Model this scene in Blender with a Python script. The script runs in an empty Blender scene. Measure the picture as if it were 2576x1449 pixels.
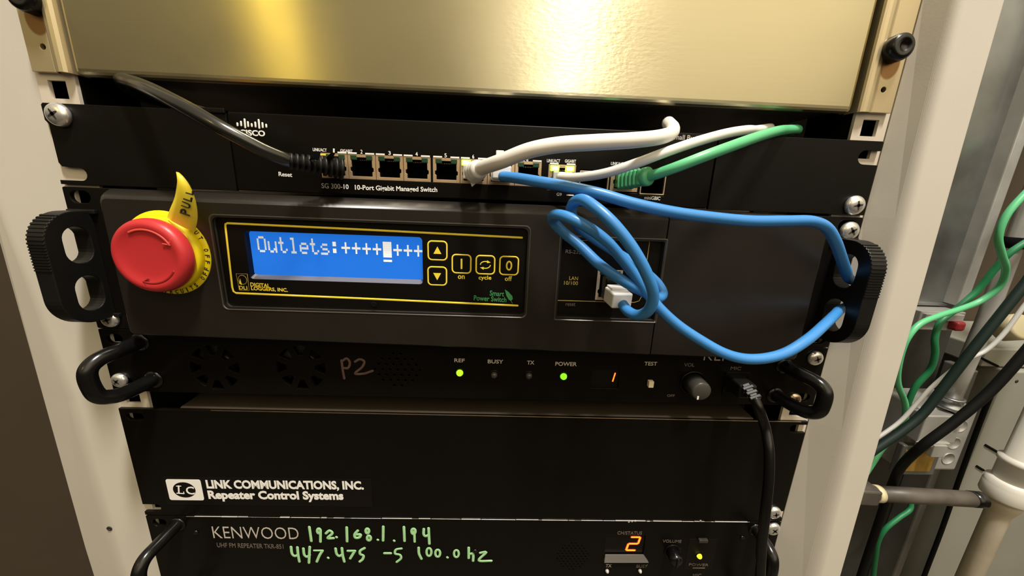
import bpy, bmesh, math, random
from mathutils import Vector, Matrix, Quaternion

# ------------------------------------------------------------------ camera
SC = bpy.context.scene
COL = SC.collection
S = 0.001                                     # the builder works in millimetres
CAM = Vector((15.017, -229.420, -39.049))
ROWS = ((0.9989405, -0.02497122, 0.0386565),
        (0.03122995, -0.24913706, -0.96796457),
        (0.03380202, 0.96814625, -0.24809324))
RX, RY, RZ = (Vector(r) for r in ROWS)
FPX, CX, CY = 930.0, 1288.0, 724.5
cam_d = bpy.data.cameras.new('camera')
cam = bpy.data.objects.new('camera', cam_d)
COL.objects.link(cam)
cam_d.sensor_width = 36.0
cam_d.lens = FPX / 2576.0 * 36.0
cam_d.clip_start = 0.005
cam_d.clip_end = 20
cam.matrix_world = Matrix(((RX.x, -RY.x, -RZ.x, CAM.x * S), (RX.y, -RY.y, -RZ.y, CAM.y * S),
                           (RX.z, -RY.z, -RZ.z, CAM.z * S), (0, 0, 0, 1)))
SC.camera = cam

# ------------------------------------------------------------------ light
SC.view_settings.view_transform = 'Standard'
SC.view_settings.look = 'None'
SC.view_settings.exposure = 0.0
SC.view_settings.gamma = 1.0
SC.view_settings.use_curve_mapping = False
W = bpy.data.worlds.new('room_light')
SC.world = W
W.use_nodes = True
wn, wl = W.node_tree.nodes, W.node_tree.links
bg = wn['Background']
tc = wn.new('ShaderNodeTexCoord'); sep = wn.new('ShaderNodeSeparateXYZ')
ramp = wn.new('ShaderNodeValToRGB'); mp = wn.new('ShaderNodeMapRange')
wl.new(tc.outputs['Generated'], sep.inputs[0]); wl.new(sep.outputs['Z'], mp.inputs['Value'])
mp.inputs['From Min'].default_value = -1; mp.inputs['From Max'].default_value = 1
wl.new(mp.outputs[0], ramp.inputs[0]); wl.new(ramp.outputs[0], bg.inputs[0])
e = ramp.color_ramp.elements
e[0].position = 0.0; e[0].color = (0.022, 0.015, 0.009, 1)
e[1].position = 1.0; e[1].color = (0.62, 0.52, 0.36, 1)
m = e.new(0.50); m.color = (0.060, 0.042, 0.026, 1)
m = e.new(0.555); m.color = (0.13, 0.098, 0.060, 1)
m = e.new(0.60); m.color = (0.62, 0.50, 0.315, 1)
m = e.new(0.68); m.color = (0.86, 0.73, 0.47, 1)
# the room is brighter towards the right
mx_ = wn.new('ShaderNodeMapRange'); wl.new(sep.outputs['X'], mx_.inputs['Value'])
mx_.inputs['From Min'].default_value = -0.8; mx_.inputs['From Max'].default_value = 0.5
mx_.inputs['To Min'].default_value = 0.45; mx_.inputs['To Max'].default_value = 1.25
wl.new(mx_.outputs[0], bg.inputs[1])

def lamp(name, loc, target, size, power, col, size_y=None):
    d = bpy.data.lights.new(name, 'AREA')
    d.energy = power; d.color = col
    d.shape = 'RECTANGLE' if size_y else 'SQUARE'
    d.size = size
    if size_y: d.size_y = size_y
    o = bpy.data.objects.new(name, d)
    COL.objects.link(o)
    o.location = Vector(loc) * S
    o.rotation_euler = (Vector(target) - Vector(loc)).to_track_quat('-Z', 'Y').to_euler()
    return o
lamp('ceiling_lamp', (320, -650, 1850), (0, 0, -150), 0.14, 64, (1.0, 0.95, 0.87), 0.30)
lamp('tube_lamp', (372, -1300, 1000), (0, 0, 0), 0.035, 0.30, (1.0, 0.98, 0.66), 0.5)
lamp('fill_panel', (700, -1700, 1250), (0, 0, -100), 2.0, 12.5, (1.0, 0.87, 0.68))  # added fill: unseen panel that brightens the fronts and the brushed sheet
lamp('wall_lamp', (-760, -1150, 640), (0, 0, 0), 0.08, 1.0, (1.0, 0.74, 0.12))

# ------------------------------------------------------------------ helpers
def P(u, v, y=0.0):
    """photo point (2576x1449 frame) measured on the plane y = const, in mm"""
    d = RX * ((u - CX) / FPX) + RY * ((v - CY) / FPX) + RZ
    return CAM + d * ((y - CAM.y) / d.y)

def mat(name, col, rough=0.5, metal=0.0, spec=0.5, emit=None, estr=0.0, noise=0.0, nscale=60.0,
        bump=0.0, bscale=400.0, trans=0.0, coat=0.0, dust=None):
    m = bpy.data.materials.new(name)
    m.use_nodes = True
    n, l = m.node_tree.nodes, m.node_tree.links
    b = n['Principled BSDF']
    b.inputs['Base Color'].default_value = (*col, 1)
    b.inputs['Roughness'].default_value = rough
    b.inputs['Metallic'].default_value = metal
    b.inputs['Specular IOR Level'].default_value = spec
    if trans: b.inputs['Transmission Weight'].default_value = trans
    if coat: b.inputs['Coat Weight'].default_value = coat
    if emit:
        b.inputs['Emission Color'].default_value = (*emit, 1)
        b.inputs['Emission Strength'].default_value = estr
    if noise or bump:
        t = n.new('ShaderNodeTexCoord')
        if noise:
            nz = n.new('ShaderNodeTexNoise'); nz.inputs['Scale'].default_value = nscale
            nz.inputs['Detail'].default_value = 5
            l.new(t.outputs['Object'], nz.inputs['Vector'])
            mx = n.new('ShaderNodeMix'); mx.data_type = 'RGBA'
            lo = tuple(max(0, c * (1 - noise)) for c in col); hi = tuple(min(1, c * (1 + noise)) for c in col)
            if dust: hi = dust
            mx.inputs[6].default_value = (*lo, 1); mx.inputs[7].default_value = (*hi, 1)
            l.new(nz.outputs['Fac'], mx.inputs[0]); l.new(mx.outputs[2], b.inputs['Base Color'])
            mr = n.new('ShaderNodeMapRange')
            mr.inputs['To Min'].default_value = max(0.02, rough * (1 - noise * .5))
            mr.inputs['To Max'].default_value = min(1, rough * (1 + noise * .5))
            l.new(nz.outputs['Fac'], mr.inputs['Value']); l.new(mr.outputs[0], b.inputs['Roughness'])
        if bump:
            nb = n.new('ShaderNodeTexNoise'); nb.inputs['Scale'].default_value = bscale
            l.new(t.outputs['Object'], nb.inputs['Vector'])
            bp = n.new('ShaderNodeBump'); bp.inputs['Strength'].default_value = bump
            bp.inputs['Distance'].default_value = 0.0004
            l.new(nb.outputs['Fac'], bp.inputs['Height']); l.new(bp.outputs[0], b.inputs['Normal'])
    return m

M = {}
M['cream'] = mat('cream_paint', (0.63, 0.585, 0.515), 0.5, noise=0.05, nscale=25, bump=0.06, bscale=900)
M['cream_worn'] = mat('cream_rail_paint', (0.68, 0.60, 0.50), 0.45, noise=0.10, nscale=90)
M['black'] = mat('black_powder_coat', (0.0042, 0.0033, 0.0025), 0.42, spec=0.18, noise=0.2, nscale=40, bump=0.12, bscale=2500)
M['black_plain'] = mat('black_enamel', (0.0038, 0.0030, 0.0022), 0.30, spec=0.18, noise=0.15, nscale=30)
M['bezel'] = mat('dark_moulded_plastic', (0.0140, 0.0115, 0.0090), 0.33, spec=0.6, noise=0.12, nscale=50, bump=0.06, bscale=3000)
M['lip'] = mat('glint_lip', (0.11, 0.10, 0.09), 0.30, metal=0.55, spec=0.9)  # lip made paler and metallic so its edge shows a bright glint
M['overlay'] = mat('black_overlay_film', (0.0045, 0.0034, 0.0025), 0.35, spec=0.25)
M['rubber'] = mat('black_rubber', (0.006, 0.0055, 0.005), 0.45, spec=0.35, noise=0.2, nscale=200)
M['glossy'] = mat('glossy_black_bar', (0.0045, 0.0042, 0.0042), 0.22, spec=0.5)
M['strip'] = mat('lit_brown_lid', (0.050, 0.038, 0.026), 0.4, spec=0.4, noise=0.2, nscale=30)  # brown-grey lid colour, lightened so the strip under the gap reads as lit
M['void'] = mat('cavity_shade_and_black', (0.003, 0.003, 0.003), 0.9, spec=0.1)  # near-black: the dark of cavities put into the colour; also plain black parts
M['white'] = mat('white_print', (0.90, 0.88, 0.85), 0.6)
M['grey_print'] = mat('grey_print', (0.56, 0.50, 0.44), 0.6)
M['dim_print'] = mat('faded_print', (0.15, 0.12, 0.10), 0.6)
M['yellow_print'] = mat('yellow_print', (0.95, 0.74, 0.055), 0.5)
M['dim_yellow'] = mat('faded_yellow_print', (0.36, 0.25, 0.035), 0.5)
M['green_print'] = mat('green_print', (0.05, 0.30, 0.10), 0.5)
M['gold_print'] = mat('gold_print', (0.40, 0.30, 0.08), 0.5)
M['mint'] = mat('mint_paint_marker', (0.40, 0.74, 0.38), 0.6, noise=0.22, nscale=120)
M['marker'] = mat('reddish_marker', (0.11, 0.062, 0.052), 0.6, noise=0.3, nscale=200)
M['chrome'] = mat('chrome', (0.92, 0.88, 0.81), 0.27, metal=0.82, noise=0.25, nscale=350)
M['recess'] = mat('dark_screw_recess', (0.03, 0.022, 0.02), 0.5)
M['gold_metal'] = mat('tarnished_zinc', (0.62, 0.47, 0.30), 0.3, metal=1.0, noise=0.2, nscale=150)
M['worn_edge'] = mat('bare_worn_steel_edge', (0.88, 0.84, 0.78), 0.36, metal=0.6, noise=0.3, nscale=150)
M['port'] = mat('port_shell', (0.72, 0.52, 0.32), 0.38, metal=0.75, noise=0.15, nscale=200)
M['pale_port'] = mat('pale_port_shell', (0.80, 0.70, 0.62), 0.4, metal=0.2)
M['led_off'] = mat('unlit_green_lens', (0.012, 0.05, 0.022), 0.35)
M['led_on'] = mat('lit_green_lens', (0.5, 0.8, 0.1), 0.3, emit=(0.36, 1.0, 0.03), estr=1.7)
M['led_core'] = mat('bright_light_core', (0.8, 1, 0.6), 0.3, emit=(0.90, 1.0, 0.55), estr=2.0)
M['led_glow'] = mat('lit_round_lens', (0.3, 0.6, 0.02), 0.3, emit=(0.42, 1.0, 0.02), estr=1.35)
M['led_power'] = mat('lit_power_lens', (0.2, 0.6, 0.02), 0.3, emit=(0.25, 1.0, 0.015), estr=1.2)
M['led_yellow'] = mat('lit_yellow_lens', (0.7, 0.8, 0.02), 0.3, emit=(0.90, 1.0, 0.03), estr=1.15)
M['led_dark'] = mat('unlit_round_lens', (0.06, 0.05, 0.045), 0.25)
M['lens_grey'] = mat('grey_lens', (0.50, 0.46, 0.42), 0.3)
M['seg'] = mat('lit_red_segment', (0.8, 0.1, 0.01), 0.4, emit=(1.0, 0.24, 0.012), estr=2.6)
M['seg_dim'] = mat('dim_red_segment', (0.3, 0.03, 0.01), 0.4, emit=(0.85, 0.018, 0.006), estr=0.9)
M['lcd'] = mat('lit_blue_lcd', (0.01, 0.05, 0.2), 0.2, emit=(0.014, 0.170, 0.72), estr=0.88, spec=0.3)
M['lcd_ink'] = mat('lit_lcd_character', (0.5, 0.5, 0.5), 0.4, emit=(0.52, 0.56, 0.60), estr=0.75)
M['lcd_bright'] = mat('bright_lcd_character', (0.6, 0.6, 0.58), 0.4, emit=(0.80, 0.80, 0.74), estr=0.75)
M['red'] = mat('red_plastic', (0.52, 0.030, 0.034), 0.38, spec=0.45, bump=0.05, bscale=1500)
M['red_line'] = mat('lit_moulded_line', (0.66, 0.07, 0.06), 0.4)
M['red_dark'] = mat('shaded_moulded_line', (0.30, 0.012, 0.012), 0.5)
M['yellow'] = mat('yellow_plastic', (0.86, 0.68, 0.008), 0.42, spec=0.4)
M['tape'] = mat('yellow_tape', (0.95, 0.74, 0.05), 0.35, noise=0.06, nscale=120)
M['ink'] = mat('black_ink', (0.02, 0.016, 0.006), 0.7)
M['blue'] = mat('blue_cable_jacket', (0.045, 0.235, 0.60), 0.36, spec=0.5, noise=0.05, nscale=60)
M['green'] = mat('green_cable_jacket', (0.11, 0.50, 0.23), 0.36, spec=0.5, noise=0.05, nscale=60)
M['green_dark'] = mat('dark_green_cable_jacket', (0.018, 0.20, 0.075), 0.45)
M['green_clear'] = mat('green_translucent_plug', (0.03, 0.30, 0.09), 0.2, trans=0.35)
M['white_jacket'] = mat('white_cable_jacket', (0.80, 0.76, 0.71), 0.42, noise=0.04, nscale=60)
M['pale_jacket'] = mat('pale_grey_cable_jacket', (0.50, 0.49, 0.46), 0.45)
M['dull_black'] = mat('dull_black_jacket', (0.004, 0.004, 0.004), 0.6, spec=0.2)
M['white_plug'] = mat('white_plug_plastic', (0.80, 0.79, 0.77), 0.35)
M['clear_plug'] = mat('clear_plug_plastic', (0.72, 0.72, 0.68), 0.25, trans=0.25)
M['grey_jacket'] = mat('black_cable_jacket', (0.012, 0.012, 0.011), 0.20, spec=0.9, noise=0.2, nscale=80)
M['dark_plug'] = mat('smoky_plug', (0.02, 0.02, 0.018), 0.2, trans=0.2)
M['beige'] = mat('beige_switch_cap', (0.88, 0.74, 0.52), 0.5)
M['knob'] = mat('grey_knob', (0.060, 0.055, 0.048), 0.35)
M['alu'] = mat('grey_lip', (0.30, 0.28, 0.26), 0.35, metal=0.6)
M['galv'] = mat('galvanised_steel', (0.36, 0.375, 0.38), 0.34, metal=0.9, noise=0.65, nscale=18)
M['galv_dark'] = mat('dull_galvanised_steel', (0.23, 0.22, 0.20), 0.45, metal=0.7, noise=0.6, nscale=14)
M['conduit'] = mat('conduit_steel', (0.50, 0.49, 0.47), 0.38, metal=0.45, noise=0.25, nscale=40)
M['amber'] = mat('amber_reflection_steel', (0.50, 0.31, 0.07), 0.35, metal=0.5, noise=0.5, nscale=60)
M['cabinet'] = mat('olive_grey_enamel', (0.30, 0.295, 0.25), 0.5, noise=0.10, nscale=12)
M['dark_steel'] = mat('dark_grey_steel', (0.060, 0.058, 0.050), 0.5, metal=0.3, noise=0.6, nscale=15)
M['pvc'] = mat('white_pvc', (0.72, 0.69, 0.62), 0.4, noise=0.05, nscale=30)
M['pvc_dirty'] = mat('stained_pvc', (0.60, 0.50, 0.36), 0.5, noise=0.3, nscale=30, dust=(0.72, 0.66, 0.54))
M['rod'] = mat('sooty_pipe', (0.055, 0.045, 0.038), 0.5, noise=0.8, nscale=30, dust=(0.17, 0.145, 0.12))
M['wall'] = mat('shaded_wall_brown', (0.058, 0.040, 0.023), 0.8, noise=0.15, nscale=8)  # colour kept low: the shadow behind the rack is put into it
M['floor'] = mat('grey_concrete', (0.10, 0.085, 0.065), 0.8, noise=0.3, nscale=4)
M['ceil'] = mat('pale_ceiling_paint', (0.55, 0.48, 0.36), 0.8, noise=0.05, nscale=3)
M['cap'] = mat('cream_cap', (0.66, 0.58, 0.36), 0.45)
M['crimson'] = mat('crimson_plastic', (0.22, 0.014, 0.018), 0.4)
M['bolt'] = mat('glossy_black_thumb_bolt', (0.004, 0.004, 0.004), 0.25)

def brushed(name, col):
    m = bpy.data.materials.new(name); m.use_nodes = True
    n, l = m.node_tree.nodes, m.node_tree.links
    b = n['Principled BSDF']
    b.inputs['Metallic'].default_value = 1.0
    b.inputs['Anisotropic'].default_value = 0.92
    tg = n.new('ShaderNodeTangent'); tg.direction_type = 'UV_MAP'
    l.new(tg.outputs[0], b.inputs['Tangent'])
    t = n.new('ShaderNodeTexCoord')
    mpv = n.new('ShaderNodeMapping'); mpv.inputs['Scale'].default_value = (14, 14, 500)
    l.new(t.outputs['Object'], mpv.inputs['Vector'])
    g = n.new('ShaderNodeTexNoise'); g.inputs['Scale'].default_value = 1.0; g.inputs['Detail'].default_value = 4
    l.new(mpv.outputs[0], g.inputs['Vector'])
    st = n.new('ShaderNodeTexNoise'); st.inputs['Scale'].default_value = 34; st.inputs['Detail'].default_value = 6
    l.new(t.outputs['Object'], st.inputs['Vector'])
    mr = n.new('ShaderNodeMapRange'); mr.inputs['To Min'].default_value = 0.25; mr.inputs['To Max'].default_value = 0.36
    l.new(st.outputs['Fac'], mr.inputs['Value']); l.new(mr.outputs[0], b.inputs['Roughness'])
    mx = n.new('ShaderNodeMix'); mx.data_type = 'RGBA'
    mx.inputs[6].default_value = (*[c * 0.86 for c in col], 1); mx.inputs[7].default_value = (*[min(1, c * 1.1) for c in col], 1)
    l.new(st.outputs['Fac'], mx.inputs[0]); l.new(mx.outputs[2], b.inputs['Base Color'])
    bp = n.new('ShaderNodeBump'); bp.inputs['Strength'].default_value = 0.10; bp.inputs['Distance'].default_value = 0.0002
    l.new(g.outputs['Fac'], bp.inputs['Height'])
    ms = n.new('ShaderNodeMapping'); ms.inputs['Scale'].default_value = (260, 260, 620); l.new(t.outputs['Object'], ms.inputs['Vector'])
    sn = n.new('ShaderNodeTexNoise'); sn.inputs['Scale'].default_value = 1.0; sn.inputs['Detail'].default_value = 3; l.new(ms.outputs[0], sn.inputs['Vector'])
    ds = n.new('ShaderNodeVectorMath'); ds.operation = 'DISTANCE'; l.new(t.outputs['Object'], ds.inputs[0]); ds.inputs[1].default_value = (0.062, 0, 0.030)
    mk = n.new('ShaderNodeMapRange'); l.new(ds.outputs['Value'], mk.inputs['Value'])
    mk.inputs['From Min'].default_value = 0.055; mk.inputs['From Max'].default_value = 0.012; mk.inputs['To Min'].default_value = 0.0; mk.inputs['To Max'].default_value = 0.5
    b2 = n.new('ShaderNodeBump'); b2.inputs['Distance'].default_value = 0.0004
    l.new(mk.outputs[0], b2.inputs['Strength']); l.new(sn.outputs['Fac'], b2.inputs['Height']); l.new(bp.outputs[0], b2.inputs['Normal'])
    l.new(b2.outputs[0], b.inputs['Normal'])
    return m
M['brushed'] = brushed('brushed_steel', (0.64, 0.575, 0.375))

def bracket_mat():
    """tan zinc bracket with a rust-brown run below each thumb bolt"""
    m = bpy.data.materials.new('tan_zinc_with_rust'); m.use_nodes = True
    n, l = m.node_tree.nodes, m.node_tree.links
    b = n['Principled BSDF']; b.inputs['Metallic'].default_value = 0.8; b.inputs['Roughness'].default_value = 0.42
    t = n.new('ShaderNodeTexCoord'); sp = n.new('ShaderNodeSeparateXYZ'); l.new(t.outputs['Object'], sp.inputs[0])
    ab = n.new('ShaderNodeMath'); ab.operation = 'ABSOLUTE'; l.new(sp.outputs['X'], ab.inputs[0])
    cb = n.new('ShaderNodeCombineXYZ'); l.new(ab.outputs[0], cb.inputs[0]); l.new(sp.outputs['Z'], cb.inputs[2])
    sb = n.new('ShaderNodeVectorMath'); sb.operation = 'SUBTRACT'
    l.new(cb.outputs[0], sb.inputs[0]); sb.inputs[1].default_value = (0.2325, 0, 0.0262)
    sc = n.new('ShaderNodeVectorMath'); sc.operation = 'MULTIPLY'; sc.inputs[1].default_value = (1 / 0.0060, 0, 1 / 0.0085)
    l.new(sb.outputs[0], sc.inputs[0])
    ln = n.new('ShaderNodeVectorMath'); ln.operation = 'LENGTH'; l.new(sc.outputs[0], ln.inputs[0])
    r = n.new('ShaderNodeValToRGB'); l.new(ln.outputs['Value'], r.inputs[0])
    r.color_ramp.elements[0].position = 0.86; r.color_ramp.elements[0].color = (0.34, 0.185, 0.075, 1)
    r.color_ramp.elements[1].position = 1.0; r.color_ramp.elements[1].color = (0.64, 0.535, 0.335, 1)
    l.new(r.outputs[0], b.inputs['Base Color'])
    return m
M['bracket'] = bracket_mat()

def link(o, parent=None):
    COL.objects.link(o)
    if parent is not None: o.parent = parent
    return o

def tag(o, label, cat, group=None):
    o['label'] = label; o['category'] = cat
    if group: o['group'] = group
    return o

def thing(name, label, cat, loc=(0, 0, 0), group=None):
    o = bpy.data.objects.new(name, None)
    o.empty_display_size = 0.02
    COL.objects.link(o)
    o.location = Vector(loc) * S
    return tag(o, label, cat, group)

def catmull(pts, sub=8, closed=False):
    pts = [Vector(p) for p in pts]
    n = len(pts); out = []
    rng = range(n if closed else n - 1)
    for i in rng:
        p0 = pts[(i - 1) % n] if closed or i > 0 else pts[0] * 2 - pts[1]
        p1, p2 = pts[i], pts[(i + 1) % n]
        p3 = pts[(i + 2) % n] if closed or i + 2 < n else pts[-1] * 2 - pts[-2]
        t = [0.0]
        for a, b2 in ((p0, p1), (p1, p2), (p2, p3)): t.append(t[-1] + max(1e-4, (b2 - a).length) ** 0.5)
        for k in range(sub):
            u = t[1] + (t[2] - t[1]) * k / sub
            a1 = p0 * ((t[1] - u) / (t[1] - t[0])) + p1 * ((u - t[0]) / (t[1] - t[0]))
            a2 = p1 * ((t[2] - u) / (t[2] - t[1])) + p2 * ((u - t[1]) / (t[2] - t[1]))
            a3 = p2 * ((t[3] - u) / (t[3] - t[2])) + p3 * ((u - t[2]) / (t[3] - t[2]))
            b1 = a1 * ((t[2] - u) / (t[2] - t[0])) + a2 * ((u - t[0]) / (t[2] - t[0]))
            b2_ = a2 * ((t[3] - u) / (t[3] - t[1])) + a3 * ((u - t[1]) / (t[3] - t[1]))
            out.append(b1 * ((t[2] - u) / (t[2] - t[1])) + b2_ * ((u - t[1]) / (t[2] - t[1])))
    if not closed: out.append(pts[-1])
    return out

class MB:
    """collects shapes in mm, then links them as ONE mesh object"""
    def __init__(s): s.v = []; s.f = []; s.sm = []; s.mi = []
    def add(s, vs, fs, smooth=False, mi=0):
        b = len(s.v)
        s.v += [tuple(p) for p in vs]
        for f in fs: s.f.append(tuple(b + i for i in f)); s.sm.append(smooth); s.mi.append(mi)
        return s
    def box(s, x0, x1, y0, y1, z0, z1, bev=0.0, seg=2, mi=0, frame=None):
        bm = bmesh.new(); bmesh.ops.create_cube(bm, size=1.0)
        for v in bm.verts:
            v.co = Vector(((x0 + x1) / 2 + v.co.x * (x1 - x0), (y0 + y1) / 2 + v.co.y * (y1 - y0), (z0 + z1) / 2 + v.co.z * (z1 - z0)))
        if bev: bmesh.ops.bevel(bm, geom=list(bm.edges), offset=bev, segments=seg, profile=0.5, affect='EDGES')
        bm.normal_update()
        bm.verts.index_update()
        vs = [frame @ v.co if frame else v.co.copy() for v in bm.verts]
        s.add(vs, [[v.index for v in f.verts] for f in bm.faces], False, mi)
        bm.free(); return s
    def prism(s, a, b, mi=0, smooth=False):
        """a, b: matching closed loops of 3-D points"""
        n = len(a)
        s.add(list(a) + list(b), [tuple(range(n))[::-1], tuple(range(n, 2 * n))] + [(i, (i + 1) % n, n + (i + 1) % n, n + i) for i in range(n)], smooth, mi)
        return s
    def tube(s, pts, r, n=14, caps=True, closed=False, mi=0, flat=None):
        pts = [Vector(p) for p in pts]; m = len(pts)
        rs = r if isinstance(r, (list, tuple)) else [r] * m
        tg = []
        for i in range(m):
            a = pts[(i - 1) % m] if closed or i > 0 else pts[i]
            b = pts[(i + 1) % m] if closed or i < m - 1 else pts[i]
            d = b - a
            tg.append(d.normalized() if d.length > 1e-7 else Vector((0, 0, 1)))
        up = Vector((0, -1, 0)) if abs(tg[0].y) < 0.9 else Vector((0, 0, 1))
        nr = (up - tg[0] * up.dot(tg[0])).normalized()
        vs = []
        for i in range(m):
            if i: nr = (nr - tg[i] * nr.dot(tg[i])).normalized()
            bn = tg[i].cross(nr)
            for k in range(n):
                a = 2 * math.pi * k / n
                vs.append(pts[i] + nr * (math.cos(a) * rs[i]) + bn * (math.sin(a) * rs[i]))
        if flat is not None:                       # squash onto the plane y = flat[0]
            for q in vs: q.y = flat[0] + (q.y - flat[0]) * flat[1]
        fs = []
        for i in range(m if closed else m - 1):
            j = (i + 1) % m
            for k in range(n): fs.append((i * n + k, i * n + (k + 1) % n, j * n + (k + 1) % n, j * n + k))
        s.add(vs, fs, True, mi)
        if caps and not closed:
            b = len(s.v) - len(vs)
            s.f.append(tuple(b + k for k in range(n))[::-1]); s.sm.append(False); s.mi.append(mi)
            s.f.append(tuple(b + (m - 1) * n + k for k in range(n))); s.sm.append(False); s.mi.append(mi)
        return s
    def lathe(s, org, axis, prof, n=40, mi=0, smooth=True):
        org = Vector(org); ax = Vector(axis).normalized()
        q = Vector((1, 0, 0)) if abs(ax.x) < 0.9 else Vector((0, 0, 1))
        e1 = (q - ax * q.dot(ax)).normalized(); e2 = ax.cross(e1)
        vs = []
        for r, h in prof:
            for k in range(n):
                a = 2 * math.pi * k / n
                vs.append(org + ax * h + e1 * (r * math.cos(a)) + e2 * (r * math.sin(a)))
        fs = []
        for i in range(len(prof) - 1):
            for k in range(n): fs.append((i * n + k, i * n + (k + 1) % n, (i + 1) * n + (k + 1) % n, (i + 1) * n + k))
        fs.append(tuple(range(n))[::-1]); fs.append(tuple((len(prof) - 1) * n + k for k in range(n)))
        s.add(vs, fs, smooth, mi); return s
    def plate(s, loops, y0, y1, bev=0.0, mi=0):
        """flat plate in the x-z plane from closed loops (first outline, then holes), y0 nearest the viewer"""
        cu = bpy.data.curves.new('t', 'CURVE'); cu.dimensions = '2D'; cu.fill_mode = 'BOTH'
        th = abs(y1 - y0) / 2
        cu.extrude = max(th - bev, 1e-5); cu.bevel_depth = bev; cu.bevel_resolution = 1; cu.offset = -bev
        for lp in loops:
            sp = cu.splines.new('POLY'); sp.points.add(len(lp) - 1); sp.use_cyclic_u = True
            for i, (x, z) in enumerate(lp): sp.points[i].co = (x, z, 0, 1)
        ob = bpy.data.objects.new('t', cu); me = bpy.data.meshes.new_from_object(ob)
        ym = (y0 + y1) / 2
        s.add([(v.co.x, ym - v.co.z, v.co.y) for v in me.vertices], [tuple(p.vertices) for p in me.polygons], False, mi)
        bpy.data.objects.remove(ob); bpy.data.curves.remove(cu); bpy.data.meshes.remove(me)
        return s
    def stroke(s, pts, w, y, th=0.35, mi=0, smooth=True, closed=False):
        """a painted or printed line in the plane y: pts are (x, z)"""
        q = [Vector((x, y, z)) for x, z in pts]
        if smooth and len(q) > 2: q = catmull(q, 5, closed)
        if not closed:
            d0 = (q[0] - q[1]).normalized(); d1 = (q[-1] - q[-2]).normalized()
            a = [q[0] + d0 * (w * .46 * k) for k in (1, .8, .45)]; b = [q[-1] + d1 * (w * .46 * k) for k in (.45, .8, 1)]
            rs = [w * .12, w * .32, w * .45] + [w / 2] * len(q) + [w * .45, w * .32, w * .12]
            q = a + q + b
        else: rs = w / 2
        s.tube(q, rs, 8, True, closed, mi, (y, th / w)); return s
    def glyphs(s, text, a, ex, ez, wid, hgt, yv, th=0.12, bold=0.0, mi=0, shear=0.0):
        """text whose outline box starts at a (left, middle) and is wid x hgt along ex / ez"""
        cu = bpy.data.curves.new('t', 'FONT'); cu.body = text; cu.size = 10; cu.offset = bold; cu.shear = shear
        cu.resolution_u = 3
        ob = bpy.data.objects.new('t', cu); me = bpy.data.meshes.new_from_object(ob)
        co = [v.co for v in me.vertices]
        x0 = min(c.x for c in co); x1 = max(c.x for c in co); z0 = min(c.y for c in co); z1 = max(c.y for c in co)
        ex, ez = Vector(ex), Vector(ez); nrm = Vector(yv); a = Vector(a)
        fr = []; bk = []
        for c in co:
            q = a + ex * ((c.x - x0) / (x1 - x0) * wid) + ez * (((c.y - z0) / (z1 - z0) - .5) * hgt)
            fr.append(q + nrm * th); bk.append(q)
        fs = [tuple(p.vertices) for p in me.polygons]
        cnt = {}
        for f in fs:
            for i in range(len(f)):
                k = (f[i], f[(i + 1) % len(f)]); cnt[k] = cnt.get(k, 0) + 1
        n = len(fr)
        side = [(k[1], k[0], n + k[0], n + k[1]) for k in cnt if (k[1], k[0]) not in cnt]
        s.add(fr + bk, fs + side, False, mi)
        bpy.data.objects.remove(ob); bpy.data.curves.remove(cu); bpy.data.meshes.remove(me)
        return s
    def build(s, name, mats, parent=None, uv=False, recalc=True, bevel=0.0):
        if not isinstance(mats, (list, tuple)): mats = [mats]
        off = Vector(parent_loc(parent)) if parent is not None else Vector((0, 0, 0))
        me = bpy.data.meshes.new(name)
        me.from_pydata([(Vector(p) - off * 1000) * S for p in s.v], [], s.f)
        for m_ in mats: me.materials.append(M[m_] if isinstance(m_, str) else m_)
        me.polygons.foreach_set('use_smooth', s.sm); me.polygons.foreach_set('material_index', s.mi)
        if recalc:
            bm = bmesh.new(); bm.from_mesh(me); bmesh.ops.recalc_face_normals(bm, faces=bm.faces); bm.to_mesh(me); bm.free()
        if uv:
            ul = me.uv_layers.new(name='brush')
            for lp in me.loops:
                c = me.vertices[lp.vertex_index].co; ul.data[lp.index].uv = (c.z * 3 + 0.5, c.x * 3 + 0.5)
        me.update()
        o = bpy.data.objects.new(name, me)
        return link(o, parent)

def parent_loc(o):
    v = Vector((0, 0, 0))
    while o is not None: v = v + o.location; o = o.parent
    return v

def rrect(x0, x1, z0, z1, r=0.0, n=5):
    if r <= 0: return [(x0, z0), (x1, z0), (x1, z1), (x0, z1)]
    out = []
    for cx, cz, a0 in ((x1 - r, z0 + r, -90), (x1 - r, z1 - r, 0), (x0 + r, z1 - r, 90), (x0 + r, z0 + r, 180)):
        for k in range(n + 1):
            a = math.radians(a0 + 90 * k / n); out.append((cx + r * math.cos(a), cz + r * math.sin(a)))
    return out
def circle(cx, cz, r, n=20, rz=None):
    return [(cx + r * math.cos(2 * math.pi * k / n), cz + (rz or r) * math.sin(2 * math.pi * k / n)) for k in range(n)]
def slot(cx, cz, w, h, n=6):
    return rrect(cx - w / 2, cx + w / 2, cz - h / 2, cz + h / 2, min(w, h) / 2 * .98, n)

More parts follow.
